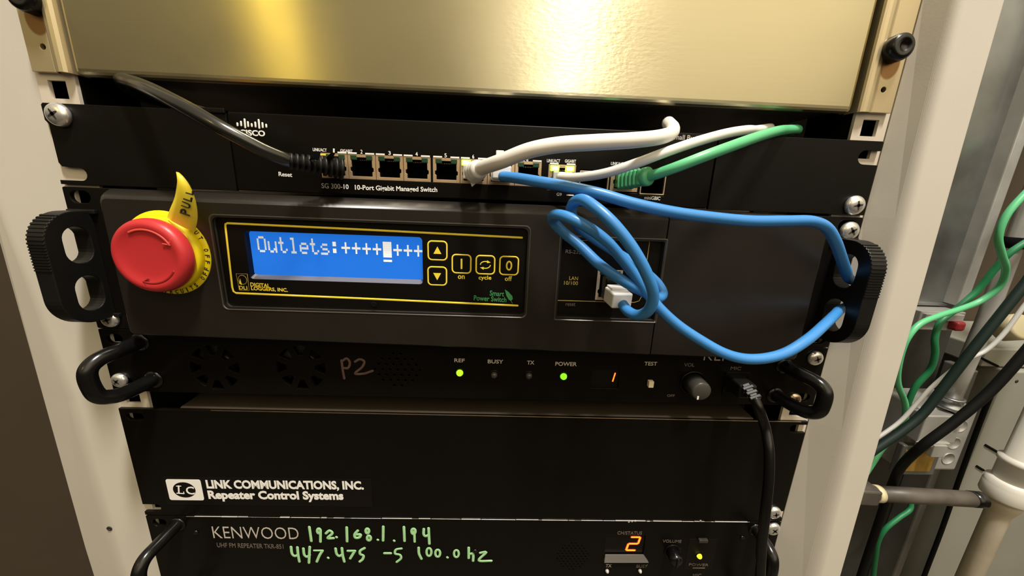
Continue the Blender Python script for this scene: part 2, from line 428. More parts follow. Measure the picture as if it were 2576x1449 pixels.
def text(parent, s, uL, vL, uR, vR, hpx, y, m='white', bold=0.0, name='lettering', th=0.12, label=None, shear=0.0):
    a, b = P(uL, vL, y), P(uR, vR, y)
    um, vm = (uL + uR) / 2, (vL + vR) / 2
    d = Vector((uR - uL, vR - vL)).normalized()
    t0, t1 = P(um + d.y * hpx / 2, vm - d.x * hpx / 2, y), P(um - d.y * hpx / 2, vm + d.x * hpx / 2, y)
    ex = (b - a); w = ex.length; ex.normalize()
    ez = Vector((-ex.z, 0, ex.x)); h = abs((t0 - t1).dot(ez))
    mb = MB().glyphs(s, a, ex, ez, w, h, (0, -1, 0), th, bold, 0, shear)
    o = mb.build(name, m, parent)
    if label: o['label'] = label
    return o

def prj(pts, y):                       # photo points on plane y -> (x, z) pairs
    return [(p.x, p.z) for p in (P(u, v, y) for u, v in pts)]

U = 44.45
def hole_z():                          # square holes of the mounting rails
    out = []
    for k in range(-9, 4):
        for o in (6.35, 22.225, 38.1): out.append(k * U + U - o + .5)
    return sorted(out)

# ------------------------------------------------------------------ the room
def struct(name, mb, m):
    o = mb.build(name, m); o['kind'] = 'structure'; return o
struct('wall_back', MB().box(-1500, 1500, 320, 360, -1200, 1400), 'wall')
struct('floor', MB().box(-1500, 1500, -1800, 320, -1240, -1200), 'floor')

# ------------------------------------------------------------------ rack frame
rack = thing('equipment_rack', 'off-white painted steel rack frame with two posts and square mounting holes', 'rack', (0, 60, -1200))
def lerp(a, b, t): return a + (b - a) * t
def post(side):
    secs = []
    for z in (420, 75, -45, -190, -330, -1200):
        t = min(1, max(0, (75 - z) / 405.0))
        if side > 0:
            cr = lerp(250.0, 263.6, t); yc = lerp(-11, -19, t); ou = lerp(274.9, 281.2, t)
            pts = [(243.6, 44), (243.6, 2.2)]
            q0, q1, q2 = (lerp(243.6, cr, .75), lerp(2.2, yc, .75)), (cr, yc), (cr + 3.5, yc)
            for k in range(13):                                  # crease shaped so the strip beside the rail turns dim
                a = k / 12.0; pts.append(tuple((1 - a) ** 2 * q0[i] + 2 * a * (1 - a) * q1[i] + a * a * q2[i] for i in (0, 1)))
            pts += [(ou - 1.5, yc), (ou - .4, yc + .5), (ou, yc + 1.6), (ou, 90), (243.6, 90)]
        else:
            t2 = min(1, max(0, (-45 - z) / 145.0))
            cr = lerp(-289.0, -276.0, t2); ou = lerp(-290.5, -313.0, t); yo = lerp(6.0, 15.5, t)
            pts = [(-243.4, 44), (-243.4, 6.3), (-244.2, 5.5)]
            q0, q1 = (cr + 4, 5.5), (cr, 5.5); q2 = (lerp(cr, ou, .2), lerp(5.5, yo, .2))  # outer part slanted back so that it turns dimmer
            for k in range(13):
                a = k / 12.0; pts.append(tuple((1 - a) ** 2 * q0[i] + 2 * a * (1 - a) * q1[i] + a * a * q2[i] for i in (0, 1)))
            pts += [(ou + 1.2, yo), (ou + .3, yo + .6), (ou, yo + 2), (ou, 90), (-243.4, 90)]
        secs.append([Vector((x, y, z)) for x, y in pts])
    mb = MB()
    n = len(secs[0]); vs = [p for s_ in secs for p in s_]; fs = [tuple(range(n)), tuple((len(secs) - 1) * n + k for k in range(n))]
    for i in range(len(secs) - 1):
        for k in range(n): fs.append((i * n + k, i * n + (k + 1) % n, (i + 1) * n + (k + 1) % n, (i + 1) * n + k))
    mb.add(vs, fs, False)
    return mb.build('post', 'cream', rack)

post(1); pl = post(-1)
c = P(275, 1330, 5.5); MB().lathe((c.x, 5.7, c.z), (0, -1, 0), [(2.0, 0), (2.0, .35), (1.0, .5), (.9, .1)], 16).build('bolt_hole', 'recess', pl)
for sd in (1, -1):
    hz = [z for z in hole_z() if not (sd < 0 and abs(z + 38.1) < 1)]
    def bx(a, b, z0, z1): mb.box(min(sd * a, sd * b), max(sd * a, sd * b), 2.6, 4.6, z0, z1)
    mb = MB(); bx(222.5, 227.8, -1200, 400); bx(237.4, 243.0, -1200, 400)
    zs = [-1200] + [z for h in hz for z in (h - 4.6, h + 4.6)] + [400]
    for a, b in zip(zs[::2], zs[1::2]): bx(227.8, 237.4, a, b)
    mb.box(min(sd * 222.6, sd * 224.3), max(sd * 222.6, sd * 224.3), 4.5, 40, -1200, 400, mi=1)  # inner walls near-black: the shade inside the rail put into the colour
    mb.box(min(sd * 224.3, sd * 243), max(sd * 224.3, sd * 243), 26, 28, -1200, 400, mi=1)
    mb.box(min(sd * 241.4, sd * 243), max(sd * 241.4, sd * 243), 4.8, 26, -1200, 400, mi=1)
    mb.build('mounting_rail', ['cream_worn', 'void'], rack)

# small screws shared by several devices
def screw_mesh(mb, x, z, r, h, y=0.0, tilt=(0, -1, 0)):
    prof = [(r * .98, 0), (r, h * .25), (r * .96, h * .5), (r * .85, h * .75), (r * .66, h * .92), (r * .42, h), (r * .1, h * 1.02)]
    mb.lathe((x, y, z), tilt, prof, 36)
def rack_screw(u, v, r, h, label, m='chrome', y=0.0, rot=0.0, group='pan-head rack screws'):
    p = P(u, v, y - h)
    o = thing('rack_screw', label, 'screw', (p.x, y, p.z), group)
    mb = MB(); screw_mesh(mb, p.x, p.z, r, h, y); mb.build('screw_head', m, o)
    mb = MB()
    for k in range(2):
        a = rot + k * math.pi / 2
        d = Vector((math.cos(a), 0, math.sin(a))); n_ = Vector((-d.z, 0, d.x))
        q = [Vector((p.x, y - h * 1.0, p.z)) + d * (r * .46 * s1) + n_ * (r * w_) for s1, w_ in ((-1, -.05), (0, -.15), (1, -.05), (1, .05), (0, .15), (-1, .05))]
        mb.prism(q, [w + Vector((0, -.12, 0)) for w in q])
    mb.build('cross_recess', 'recess', o)
    return o

# ------------------------------------------------------------------ steel enclosure at the top
enc = thing('steel_enclosure', 'brushed stainless steel enclosure at the top of the rack', 'enclosure', (0, 0, 14))
mb = MB()
sec = [(-219.2, 2.5), (-218.4, 0.6), (-217, 0), (214.8, 0), (216.3, 0.6), (217, 2.5)]
ZB = 14.4; ZT = 235
prof = [(ZB + 1.2, 7.0), (ZB + .1, 5.5), (ZB, 3.2), (ZB + .5, 1.2), (ZB + 1.6, 0.2), (ZB + 3, 0.0), (ZT, 0.0)]
rows = [[Vector((x, y + dy, z)) for x, y in sec] for z, dy in prof]
nx = len(sec); vs = [p for r_ in rows for p in r_]
mb.add(vs, [(i * nx + k, i * nx + k + 1, (i + 1) * nx + k + 1, (i + 1) * nx + k) for i in range(len(rows) - 1) for k in range(nx - 1)], False)
mb.build('front_sheet', 'brushed', enc, uv=True, recalc=False)
MB().box(-216, 214, 9, 330, 16, ZT - 2).build('housing', 'dark_steel', enc)
for sd in (-1, 1):
    xs = [(241.3, 0.0), (229.0, 0.0), (228.2, -.3), (227.4, -1.3), (226.2, -2.2), (224.4, -2.6), (222.6, -2.2), (221.4, -1.0), (220.9, .8), (220.7, 9.0)]
    if sd > 0: xs = [(x if i else 240.6, y * .45 if y < 0 else y) for i, (x, y) in enumerate(xs)]
    outer = [Vector((sd * x, y, 0)) for x, y in xs]
    inner = [Vector((sd * x + sd * (.0 if i < 2 else .9), y + (2.4 if i < 2 else 1.6), 0)) for i, (x, y) in enumerate(xs)]
    ring = outer + inner[::-1]
    mb = MB()
    # flat part with its small hole, then the rolled edge
    hx, hz_ = sd * 232.6, 27.0
    fl = sorted((sd * 229.0, sd * xs[0][0]))
    mb.plate([rrect(fl[0], fl[1], ZB + .4, ZT), circle(hx, hz_, 1.5, 14)], 0.0, 2.4, 0.2)
    mb.plate([rrect(hx - 3.4, hx + 3.4, hz_ - 3.4, hz_ + 3.4)], 2.3, 2.5, 0.0, mi=1)
    rr = [Vector((p.x, p.y, ZB + .4)) for p in outer[1:] + inner[1:][::-1]]
    mb.prism(rr, [Vector((p.x, p.y, ZT)) for p in rr])
    mb.build('mounting_bracket', ['bracket', 'void'], enc)
for sd, u, v, lb in ((1, 2240, 126, 'black round thumb bolt on the right bracket above the rust stain'),
                     (-1, 84, -18, 'black thumb bolt cut by the top edge on the left bracket')):
    o = thing('thumb_bolt', lb, 'bolt', (sd * 232.6, 0, 47.6), 'thumb bolts of the steel enclosure')
    zc = P(u, v, 0).z if sd > 0 else 48.2
    mb = MB().lathe((sd * 231.5, 0, zc), (0, -1, 0), [(6.6, 0), (7.0, .8), (7.0, 4.4), (6.6, 6.0), (5.6, 6.9), (3.0, 7.2), (2.6, 6.3), (.2, 6.2)], 36)
    mb.build('bolt_head', 'bolt', o)

# ------------------------------------------------------------------ network switch
sw = thing('network_switch', 'black one-unit network switch with a row of ethernet ports', 'network switch', (0, 0, -22))
Z0, Z1 = -0.6, -44.0
def ear(sd):
    a, b = sd * 141.6, sd * 241.3
    lo, hi = min(a, b), max(a, b)
    pts = []
    if sd > 0:
        pts = [(a, Z1), (b, Z1)]
        for zc in (-22.2, ) : pass
        pts += [(b, -14.2)]
        # open notch near the top right
        r = 4.0; zc = -10.0 + .0; xi = 232.0
        pts += [(xi, zc - r)] + [(xi - r * math.sin(math.pi * k / 8), zc - r * math.cos(math.pi * k / 8)) for k in range(1, 8)] + [(xi, zc + r), (b, zc + r)]
        pts += [(b, Z0 - .6), (b - .6, Z0), (a, Z0)]
    else:
        r = 3.6; zc = -38.1; xi = -229.0
        pts = [(a, Z1), (a, Z0), (b + 1, Z0), (b, Z0 - 1)]
        # shallow bites of the ear's outer edge, then the open notch at the bottom left
        pts += [(b, -9.5), (b + 1.6, -11.5), (b + 1.6, -32.0), (b + 3.0, zc + r + .4), (xi - 4, zc + r)]
        pts += [(xi, zc + r)] + [(xi + r * math.sin(math.pi * k / 8), zc + r * math.cos(math.pi * k / 8)) for k in range(1, 8)] + [(xi, zc - r), (b, zc - r), (b, Z1)]
    mb = MB().plate([pts], 0.0, 2.4, 0.25)
    if sd < 0: mb.box(-168, -142.5, 0.4, 20, Z0 - 1.2, Z0 + .1, 0.3).box(-160, -141.6, -1.0, 3, Z0 - 1.5, Z0 + 1.3, .5)
    return mb.build('rack_ear', 'black', sw)
ear(-1); ear(1)
pz0, pz1 = -20.6, -34.5
px = [P(u, 420, 0).x for u in (808, 876, 945.5, 1015, 1084, 1088.5, 1157.5, 1226.5, 1295.5, 1363)]
cells = [(px[i], px[i + 1]) for i in range(4)] + [(px[i], px[i + 1]) for i in range(5, 9)]
p9 = (P(1378, 445, 0).x, P(1448, 445, 0).x); p10 = (P(1535, 455, 0).x, P(1606, 455, 0).x)
cells += [p9, p10]
s9 = (P(1456, 455, 0).x, P(1532, 455, 0).x); s10 = (P(1609, 470, 0).x, P(1673, 470, 0).x)
DZ9 = -1.0
loops = [rrect(-140.6, 140.6, -43.6, -0.9, 1.0, 3), rrect(px[0] + .3, px[4] - .1, pz1 + .3, pz0 - .3), rrect(px[5] + .1, px[9] - .3, pz1 + .3, pz0 - .3)]
for a, b in (p9, p10): loops.append(rrect(a + .3, b - .3, pz1 + DZ9 - .4, pz0 + DZ9 - .3))
for a, b in (s9, s10): loops.append(rrect(a + .4, b - .4, pz1 + DZ9 - 1.4, pz0 + DZ9 - 2.6))
MB().plate(loops, -0.4, 1.4, 0.6).build('faceplate', 'black_plain', sw)
MB().box(-140, 140, 16, 200, -43.4, -1.2).box(-140, 140, 1, 16, -2.4, -1.2).box(-140, 140, 1, 16, -43.4, -42.2).box(-140, -138.8, 1, 16, -43, -1.5).box(138.8, 140, 1, 16, -43, -1.5).build('housing', 'black_plain', sw)
def rj45(parent, a, b, z0, z1, y, lights, mirror=False, shell='port'):
    """one jack: shell with a stepped opening, dark cavity, two lights in the upper corners"""
    zc = (z0 + z1) / 2; xm = (a + b) / 2
    hw, top, bot = 5.9, z0 - 1.7, z1 + 1.7
    op = [(xm - hw, bot), (xm + hw, bot), (xm + hw, bot + 2.4), (xm + hw + .8, bot + 2.9), (xm + hw + .8, bot + 4.6), (xm + hw, bot + 5.2),
          (xm + hw, top - 1.2), (xm + 2.6, top), (xm - 2.6, top), (xm - hw, top - 1.2), (xm - hw, bot + 5.2), (xm - hw - .8, bot + 4.6), (xm - hw - .8, bot + 2.9), (xm - hw, bot + 2.4)]
    mb = MB().plate([rrect(a + .15, b - .15, z1, z0), op], y, y + 1.2, 0.12)
    # cavity
    q0 = [Vector((x, y + 1.0, z)) for x, z in op]; q1 = [Vector((x, y + 12, z)) for x, z in op]
    n = len(op)
    mb.add(q0 + q1, [(i, (i + 1) % n, n + (i + 1) % n, n + i) for i in range(n)] + [tuple(range(n, 2 * n))], False, 1)
    for k in range(8): mb.box(xm - 3.7 + k * 1.06 - .2, xm - 3.7 + k * 1.06 + .2, y + 3, y + 10, top - 1.5, top - 1.0, mi=2)
    o = mb.build('ethernet_port', [shell, 'void', 'gold_metal'], parent)
    for sx, lit in zip((-1, 1), lights):
        cx = xm + sx * (hw - 1.4)
        w_ = 2.7 if lit else 1.9  # lit lenses built wider, with a pale core, to show their glare
        lb = MB().box(cx - w_, cx + w_, y - .25 - (.35 if lit else 0), y + 1.1, z0 - 3.3 - (.5 if lit else 0), z0 - .5, .4)
        if lit: lb.box(cx - 1.9, cx + 1.9, y - .75, y - .3, z0 - 3.2, z0 - 1.1, .2, mi=1)
        l_ = lb.build('link_light', ['led_on', 'led_core'] if lit else 'led_off', o)
        if lit: l_['label'] = 'lit green link light'
    return o
lit = {5: (1, 0), 8: (1, 1)}
for i, (a, b) in enumerate(cells):
    d = DZ9 if i >= 8 else 0
    rj45(sw, a, b, pz0 + d, pz1 + d, -0.3, lit.get(i, (0, 0)))
for a, b in (s9, s10):
    z0, z1 = pz0 + DZ9 - 2.8, pz1 + DZ9 - 1.2
    mb = MB().plate([rrect(a + .2, b - .2, z1, z0, .4, 2), rrect(a + .9, b - .9, z1 + .7, z0 - .7, .3, 2)], -0.5, 1.2, 0.12)
    q = rrect(a + .9, b - .9, z1 + .7, z0 - .7); q0 = [Vector((x, 1, z)) for x, z in q]; q1 = [Vector((x, 14, z)) for x, z in q]
    mb.add(q0 + q1, [(i, (i + 1) % 4, 4 + (i + 1) % 4, 4 + i) for i in range(4)] + [(4, 5, 6, 7)], False, 1)
    mb.build('fiber_slot', ['port', 'void'], sw)
Yf = -0.4
# printed dashes above the lights
for i, (a, b) in enumerate(cells):
    d = DZ9 if i >= 8 else 0; xm = (a + b) / 2
    for sx in (-1, 1):
        if i == 0 and sx < 0: continue
        MB().box(xm + sx * 5.0 - 2.6, xm + sx * 5.0 + 2.6, Yf - .18, Yf, pz0 + d + .0, pz0 + d + .9, .08).build('port_mark', 'white', sw)
mk = MB().box(P(806, 388, Yf).x, P(820, 388, Yf).x, Yf - .18, Yf, P(806, 391, Yf).z, P(806, 387, Yf).z, .08).build('port_mark', 'yellow_print', sw)
mk['label'] = 'yellow printed dash'
for s_, a, b, c, d, h in (('LINK/ACT', 787, 376, 822, 378, 8), ('1', 838, 378.5, 842, 379, 10), ('GIGABIT', 856, 379, 887, 380.5, 8), ('2', 907, 381.5, 912, 382, 10),
                          ('3', 977, 385, 983, 385, 10), ('4', 1045, 387.5, 1051, 387.5, 10), ('5', 1118, 391, 1124, 391, 10), ('6', 1188, 394, 1193, 394, 10), ('8', 1324, 401.5, 1329, 401.5, 10),
                          ('LINK/ACT', 1376, 404, 1409, 405, 8), ('GIGABIT', 1421, 405, 1449, 406, 8), ('LINK/ACT', 1537, 411, 1572, 412.5, 8), ('Reset', 701, 437.5, 735, 440, 11),
                          ('G9', 1400, 488.5, 1413, 489.5, 8), ('miniGBIC', 1621, 497, 1661, 499.5, 9)):
    text(sw, s_, a, b, c, d, h, Yf, 'white', 0.15)
text(sw, 'Small Business', 1690, 344, 1782, 349, 13, Yf, 'grey_print', 0.1)
text(sw, 'SG 300', 809, 467, 856, 469, 13, Yf, 'grey_print', 0.1)
text(sw, '-10', 857, 469, 877, 470, 12, Yf, 'white', 0.15)
text(sw, '10-Port Gigabit Managed Switch', 893, 473, 1100, 479, 16, Yf, 'white', 0.2)
MB().box(P(1425, 491, Yf).x, P(1443, 491, Yf).x, Yf - .15, Yf, P(1425, 492, Yf).z, P(1425, 489, Yf).z).build('port_mark', 'white', sw)
# maker's logo: nine rounded bars over a word
mb = MB()
bars = [(597, 313, 5), (606, 311, 9), (615, 310.5, 20), (623.5, 312.5, 10), (633, 315, 5), (642, 313.5, 10), (650.5, 312, 20), (660, 315, 10), (669.5, 316.5, 5)]
for u, v, h in bars:
    a, b = P(u, v - h / 2, Yf), P(u + h * .09, v + h / 2, Yf)
    mb.stroke([(a.x, a.z), (b.x, b.z)], 1.15, Yf, .3, smooth=False)
mb.build('logo', 'white', sw)
text(sw, 'CISCO', 603, 333, 667, 336, 15, Yf, 'white', 0.35, 'logo_lettering')

# ------------------------------------------------------------------ power controller
pw = thing('power_controller', 'black two-unit remote power switch with glowing blue display and side handles', 'power switch', (0, 0, -89))
PT, PB = -45.3, -132.9
loops = [rrect(-241.3, 241.3, PB, PT, 1.0, 2)]
for sd in (-1, 1):
    for zz in (-50.9, -127.0): loops.append(slot(sd * 232.2, zz, 11.5, 7.2))
MB().plate(loops, 0.0, 2.4, 0.25).build('mounting_plate', 'black', pw)
MB().box(-214, 214, 2.6, 260, PB + 1, PT - 1).build('housing', 'black_plain', pw)
YF = -12.0
def front(x0, x1, holes, lc, rc, name, m):
    """moulded front: sloping rim from the plate up to the face plane, face with cut-outs"""
    zb, zt = PB - 1.5, PT - .2
    inz_t, inz_b, ix = 5.2, 3.4, 4.6
    fx0, fx1 = x0 + (ix if lc else 0), x1 - (ix if rc else 0)
    base = rrect(x0, x1, zb, zt, 2.5 if (lc or rc) else .01, 4); face = rrect(fx0, fx1, zb + inz_b, zt - inz_t, 3.5 if (lc or rc) else .01, 4)
    if lc and not rc:
        base = [(min(x, x1), z) for x, z in base]; face = [(min(x, fx1), z) for x, z in face]
    def sharp(lst, xe, rr):  # square the corners at a seam side
        return [((xe if abs(x - xe) < rr + .01 else x), z) for x, z in lst]
    if not rc: base, face = sharp(base, x1, 2.5), sharp(face, fx1, 3.5)
    if not lc: base, face = sharp(base, x0, 2.5), sharp(face, fx0, 3.5)
    sk = lambda lst: [(x, z - max(0.0, (x + 206) * .0145) * (1 if z < -110 else 0)) for x, z in lst]
    base, face = sk(base), sk(face)
    n = len(base); mb = MB()
    lv = [(base, -0.4), (base, -2.5)]
    for k, (t, y) in enumerate(((.25, -6.2), (.55, -9.6), (.82, -11.4))):
        lv.append(([(lerp(a[0], b[0], t), lerp(a[1], b[1], t)) for a, b in zip(base, face)], y))
    lv.append((face, YF))
    vs = [(x, y, z) for lp, y in lv for x, z in lp]
    mb.add(vs, [(i * n + k, i * n + (k + 1) % n, (i + 1) * n + (k + 1) % n, (i + 1) * n + k) for i in range(len(lv) - 1) for k in range(n)], True)
    mb.plate([face] + holes, YF, YF + 1.2, 0.0)
    rims = []
    for h in holes:                                 # rounded lip of each cut-out
        k = len(h); cx0, cx1 = min(p[0] for p in h), max(p[0] for p in h); cz0, cz1 = min(p[1] for p in h), max(p[1] for p in h)
        mxc, mzc = (cx0 + cx1) / 2, (cz0 + cz1) / 2
        def grow(d): return [(mxc + (x - mxc) * (1 + 2 * d / (cx1 - cx0)), mzc + (z - mzc) * (1 + 2 * d / (cz1 - cz0))) for x, z in h]
        lv = [(grow(1.7), YF + .2), (grow(1.6), YF - .25), (grow(1.2), YF - .30), (grow(.1), YF + .75), (h, YF + 1.0), (h, YF + 3.4)]
        vs = [(x, y, z) for lp, y in lv for x, z in lp]
        rm = MB().add(vs, [(i * k + q, i * k + (q + 1) % k, (i + 1) * k + (q + 1) % k, (i + 1) * k + q) for i in range(len(lv) - 1) for q in range(k)], False)
        rims.append(rm)
    o = mb.build(name, m, pw)
    for rm in rims: rm.build('window_lip', 'lip', pw)
    return o
wx0, wx1, wz0, wz1 = P(566, 765, YF).x + .2, P(1318, 798, YF).x, -112.3, -58.6
winA = rrect(wx0, wx1, wz0, wz1, 3.0)
lx0, lx1, lz0, lz1 = P(1400, 800, YF).x, P(1640, 800, YF).x + 8, -113.0, -63.4
winB = rrect(lx0, lx1 - .0, lz0, lz1, 1.0)
SEAM = 113.2
lx1 = min(lx1, SEAM - .6); winB = rrect(lx0, lx1, lz0, lz1, .8)
front(-213.5, SEAM - .35, [winA, winB], True, False, 'front_bezel', 'bezel')
front(SEAM + .35, 214, [], False, True, 'side_cover', 'bezel')
YO = YF + 2.4                                        # control overlay sits in the cut-out
lcd = rrect(P(621, 640, YO).x, P(1063, 650, YO).x, P(850, 702, YO).z - 1.6, P(850, 592, YO).z + .6, 2.2)
lcx0 = min(x for x, z in lcd); lcx1 = max(x for x, z in lcd); lcz0 = min(z for x, z in lcd); lcz1 = max(z for x, z in lcd)
MB().plate([rrect(wx0 + .1, wx1 - .1, wz0 + .1, wz1 - .1, 2.8), lcd], YO, YO + .8, 0.1).build('control_overlay', 'overlay', pw)
YL = YO + 4.0
fr = MB(); k = len(lcd)
inn = [(lerp((lcx0 + lcx1) / 2, x, .992), max(z, lcz0 + 2.0 + (z - lcz0) * .5)) for x, z in lcd]
q = [(x, YO + .05, z) for x, z in lcd] + [(x, YL, z) for x, z in inn]
low = [i for i in range(k) if lcd[i][1] < lcz0 + 1.2 and lcd[(i + 1) % k][1] < lcz0 + 1.2]
for i in range(k): fr.add([q[i], q[(i + 1) % k], q[k + (i + 1) % k], q[k + i]], [(0, 1, 2, 3)], False, 1 if i in low else 0)
fr.build('display_rim', ['overlay', 'alu'], pw)
lc = MB().box(lcx0 - .2, lcx1 + .2, YL - .2, YL + 1.5, lcz0 - .2, lcz1 + .2).build('display', 'lcd', pw)
FONT5 = {'O': '01110 10001 10001 10001 10001 10001 01110', 'u': '00000 00000 10001 10001 10001 10011 01101', 't': '01000 01000 11100 01000 01000 01001 00110',
         'l': '01100 00100 00100 00100 00100 00100 01110', 'e': '00000 00000 01110 10001 11111 10000 01110', 's': '00000 00000 01110 10000 01110 00001 11110',
         ':': '00000 01100 01100 00000 01100 01100 00000', '+': '00000 00100 00100 11111 00100 00100 00000', '#': '11111 11111 11111 11111 11111 11111 11111 00000 11111'}
YC = YL - .2
a = P(647, 612, YC); b = P(1063, 630, YC)
pitch = (b.x - a.x + 1.0) / 16.0; dot = pitch / 6.0; dz = (P(650, 594, YC).z - P(650, 634, YC).z) / 7.0
mi, mbr = MB(), MB()
for i, ch in enumerate('Outlets:++++#+++'):
    zt = lerp(P(650, 594, YC).z, P(1060, 612, YC).z, i / 15.0)
    for r_, row in enumerate(FONT5[ch].split()):
        for c_, on in enumerate(row):
            if on == '1':
                x = a.x + i * pitch + c_ * dot; z = zt - r_ * dz
                (mi if i < 7 else mbr).box(x + .03, x + dot - .03, YC - .08, YC, z - dz + .03, z - .03)
mi.build('display_characters', 'lcd_ink', lc)
mbr.build('display_characters', 'lcd_bright', lc)
# yellow outline, open at the right
def yline(pts, w, y, m, name, parent, smooth=False):
    mb = MB(); mb.stroke(prj(pts, y), w, y, .25, smooth=smooth); return mb.build(name, m, parent)
yline([(1313, 598), (900, 577), (572, 561.5), (567, 564), (567, 571), (584, 722), (587, 733), (594, 737.5), (900, 750.5), (1302, 769)], 1.25, YO, 'yellow_print', 'outline_print', pw)
def button(u, v, sym):
    c = P(u, v, YO); r = 5.55
    o = MB().plate([rrect(c.x - r + .5, c.x + r - .5, c.z - r + .5, c.z + r - .5, 2.0)], YO - .22, YO + .05, .08).build('push_button', 'overlay', pw)
    mb = MB(); mb.stroke(rrect(c.x - r, c.x + r, c.z - r, c.z + r, 2.2), .95, YO - .05, .3, smooth=False, closed=True)
    y = YO - .24
    if sym in '^v':
        s_ = 1 if sym == '^' else -1
        t = [(c.x - 2.35, c.z - 1.9 * s_), (c.x + 2.35, c.z - 1.9 * s_), (c.x, c.z + 2.5 * s_)]
        mb.plate([t], y - .1, y + .1)
    elif sym == '|': mb.stroke([(c.x, c.z + 2.7), (c.x, c.z - 2.7)], 1.15, y, .25, smooth=False)
    elif sym == '0': mb.stroke(circle(c.x, c.z, 1.45, 20, 2.55), 1.05, y, .25, smooth=False, closed=True)
    else:
        for s_ in (1, -1):
            arc = [(c.x + s_ * 3.0 * math.cos(math.radians(t)), c.z + s_ * 2.1 * math.sin(math.radians(t))) for t in range(175, 60, -12)]
            mb.stroke(arc, .6, y, .25, smooth=False)
            e_ = arc[-1]
            mb.plate([[(e_[0] - s_ * .2, e_[1] + s_ * 1.0), (e_[0] + s_ * 2.0, e_[1] - s_ * .3), (e_[0] - s_ * .2, e_[1] - s_ * .75)]], y - .1, y + .1)
    mb.build('button_symbol', 'yellow_print', o)
for u, v, s_ in ((1100.5, 630.5, '^'), (1100, 694.5, 'v'), (1161, 664, '|'), (1221, 666.5, 'c'), (1280.5, 668.5, '0')): button(u, v, s_)
for s_, a, b, c, d, h in (('on', 1152, 697, 1169, 697.5, 9), ('cycle', 1204, 699.5, 1236, 700, 13), ('off', 1270, 700.5, 1288, 701, 12)):
    text(pw, s_, a, b, c, d, h, YO, 'yellow_print', 0.1)
text(pw, 'DIGITAL', 630, 715.5, 679, 719, 10, YO, 'yellow_print', 0.2)
text(pw, 'LOGGERS, INC.', 632, 726, 724, 730.5, 10.5, YO, 'yellow_print', 0.2)
mb = MB()
mb.stroke(prj([(594, 688.5), (622, 689.5), (627, 731), (602, 730)], YO), .4, YO, .25, smooth=False, closed=True)
cc = P(610, 704, YO); mb.stroke(circle(cc.x, cc.z, 2.5, 20, 2.8), .4, YO, .25, smooth=False, closed=True)
mb.build('logo', 'dim_yellow', pw)
mb = MB().plate([prj([(604, 701), (602, 713), (609, 717)], YO)], YO - .15, YO).build('logo', 'yellow_print', pw)
text(pw, 'DLI', 602, 723.5, 622, 724.5, 9, YO, 'yellow_print', 0.1)
text(pw, 'Smart', 1232, 737, 1268, 739.5, 13, YO, 'green_print', 0.15)
text(pw, 'Power Switch', 1192, 749, 1274, 754, 13, YO, 'green_print', 0.15)
lf = prj([(1270, 728), (1280, 735), (1289, 745), (1290, 752), (1286, 757), (1280, 754), (1274, 744)], YO)
mb = MB().plate([lf], YO - .2, YO); mb.stroke(prj([(1284, 755), (1289, 763)], YO), .35, YO, .2, smooth=False)
lo = mb.build('leaf_logo', 'green_print', pw); lo['label'] = 'green leaf mark'
sh = P(941, 768, YF); MB().lathe((sh.x, YF - .3, sh.z + .4), (0, -1, 0), [(2.0, 0), (2.0, .25), (1.2, .25)], 20).build('small_screw', 'void', pw)
# port window
YP = YF + 2.6
jx, jz = P(1531, 705, YP), P(1531, 718, YP)
MB().plate([rrect(lx0 + .1, lx1 - .1, lz0 + .1, lz1 - .1, .8), rrect(P(1500, 715, YP).x, P(1564, 715, YP).x, P(1530, 755, YP).z, P(1530, 678, YP).z)], YP, YP + .8, .08).build('port_overlay', 'overlay', pw)
yline([(1420, 605), (1540, 604), (1632, 606), (1634, 610), (1614, 745), (1608, 757), (1595, 761), (1403, 756)], .5, YP, 'gold_print', 'outline_print', pw)
text(pw, 'RS-232', 1423, 632, 1462, 635, 9, YP, 'dim_print', 0.05)
text(pw, 'LAN', 1432, 699.5, 1454, 700.5, 9, YP, 'gold_print', 0.0)
text(pw, '10/100', 1419, 711.5, 1454, 712.5, 9, YP, 'gold_print', 0.0)
text(pw, 'reset', 1423, 765.5, 1447, 766, 8, YP, 'dim_print', 0.0)
jz0, jz1 = P(1530, 679, YP).z, P(1530, 755, YP).z
rj45(pw, P(1500, 715, YP).x, P(1564, 715, YP).x, jz0, jz1, YP - .2, (0, 0), shell='pale_port')
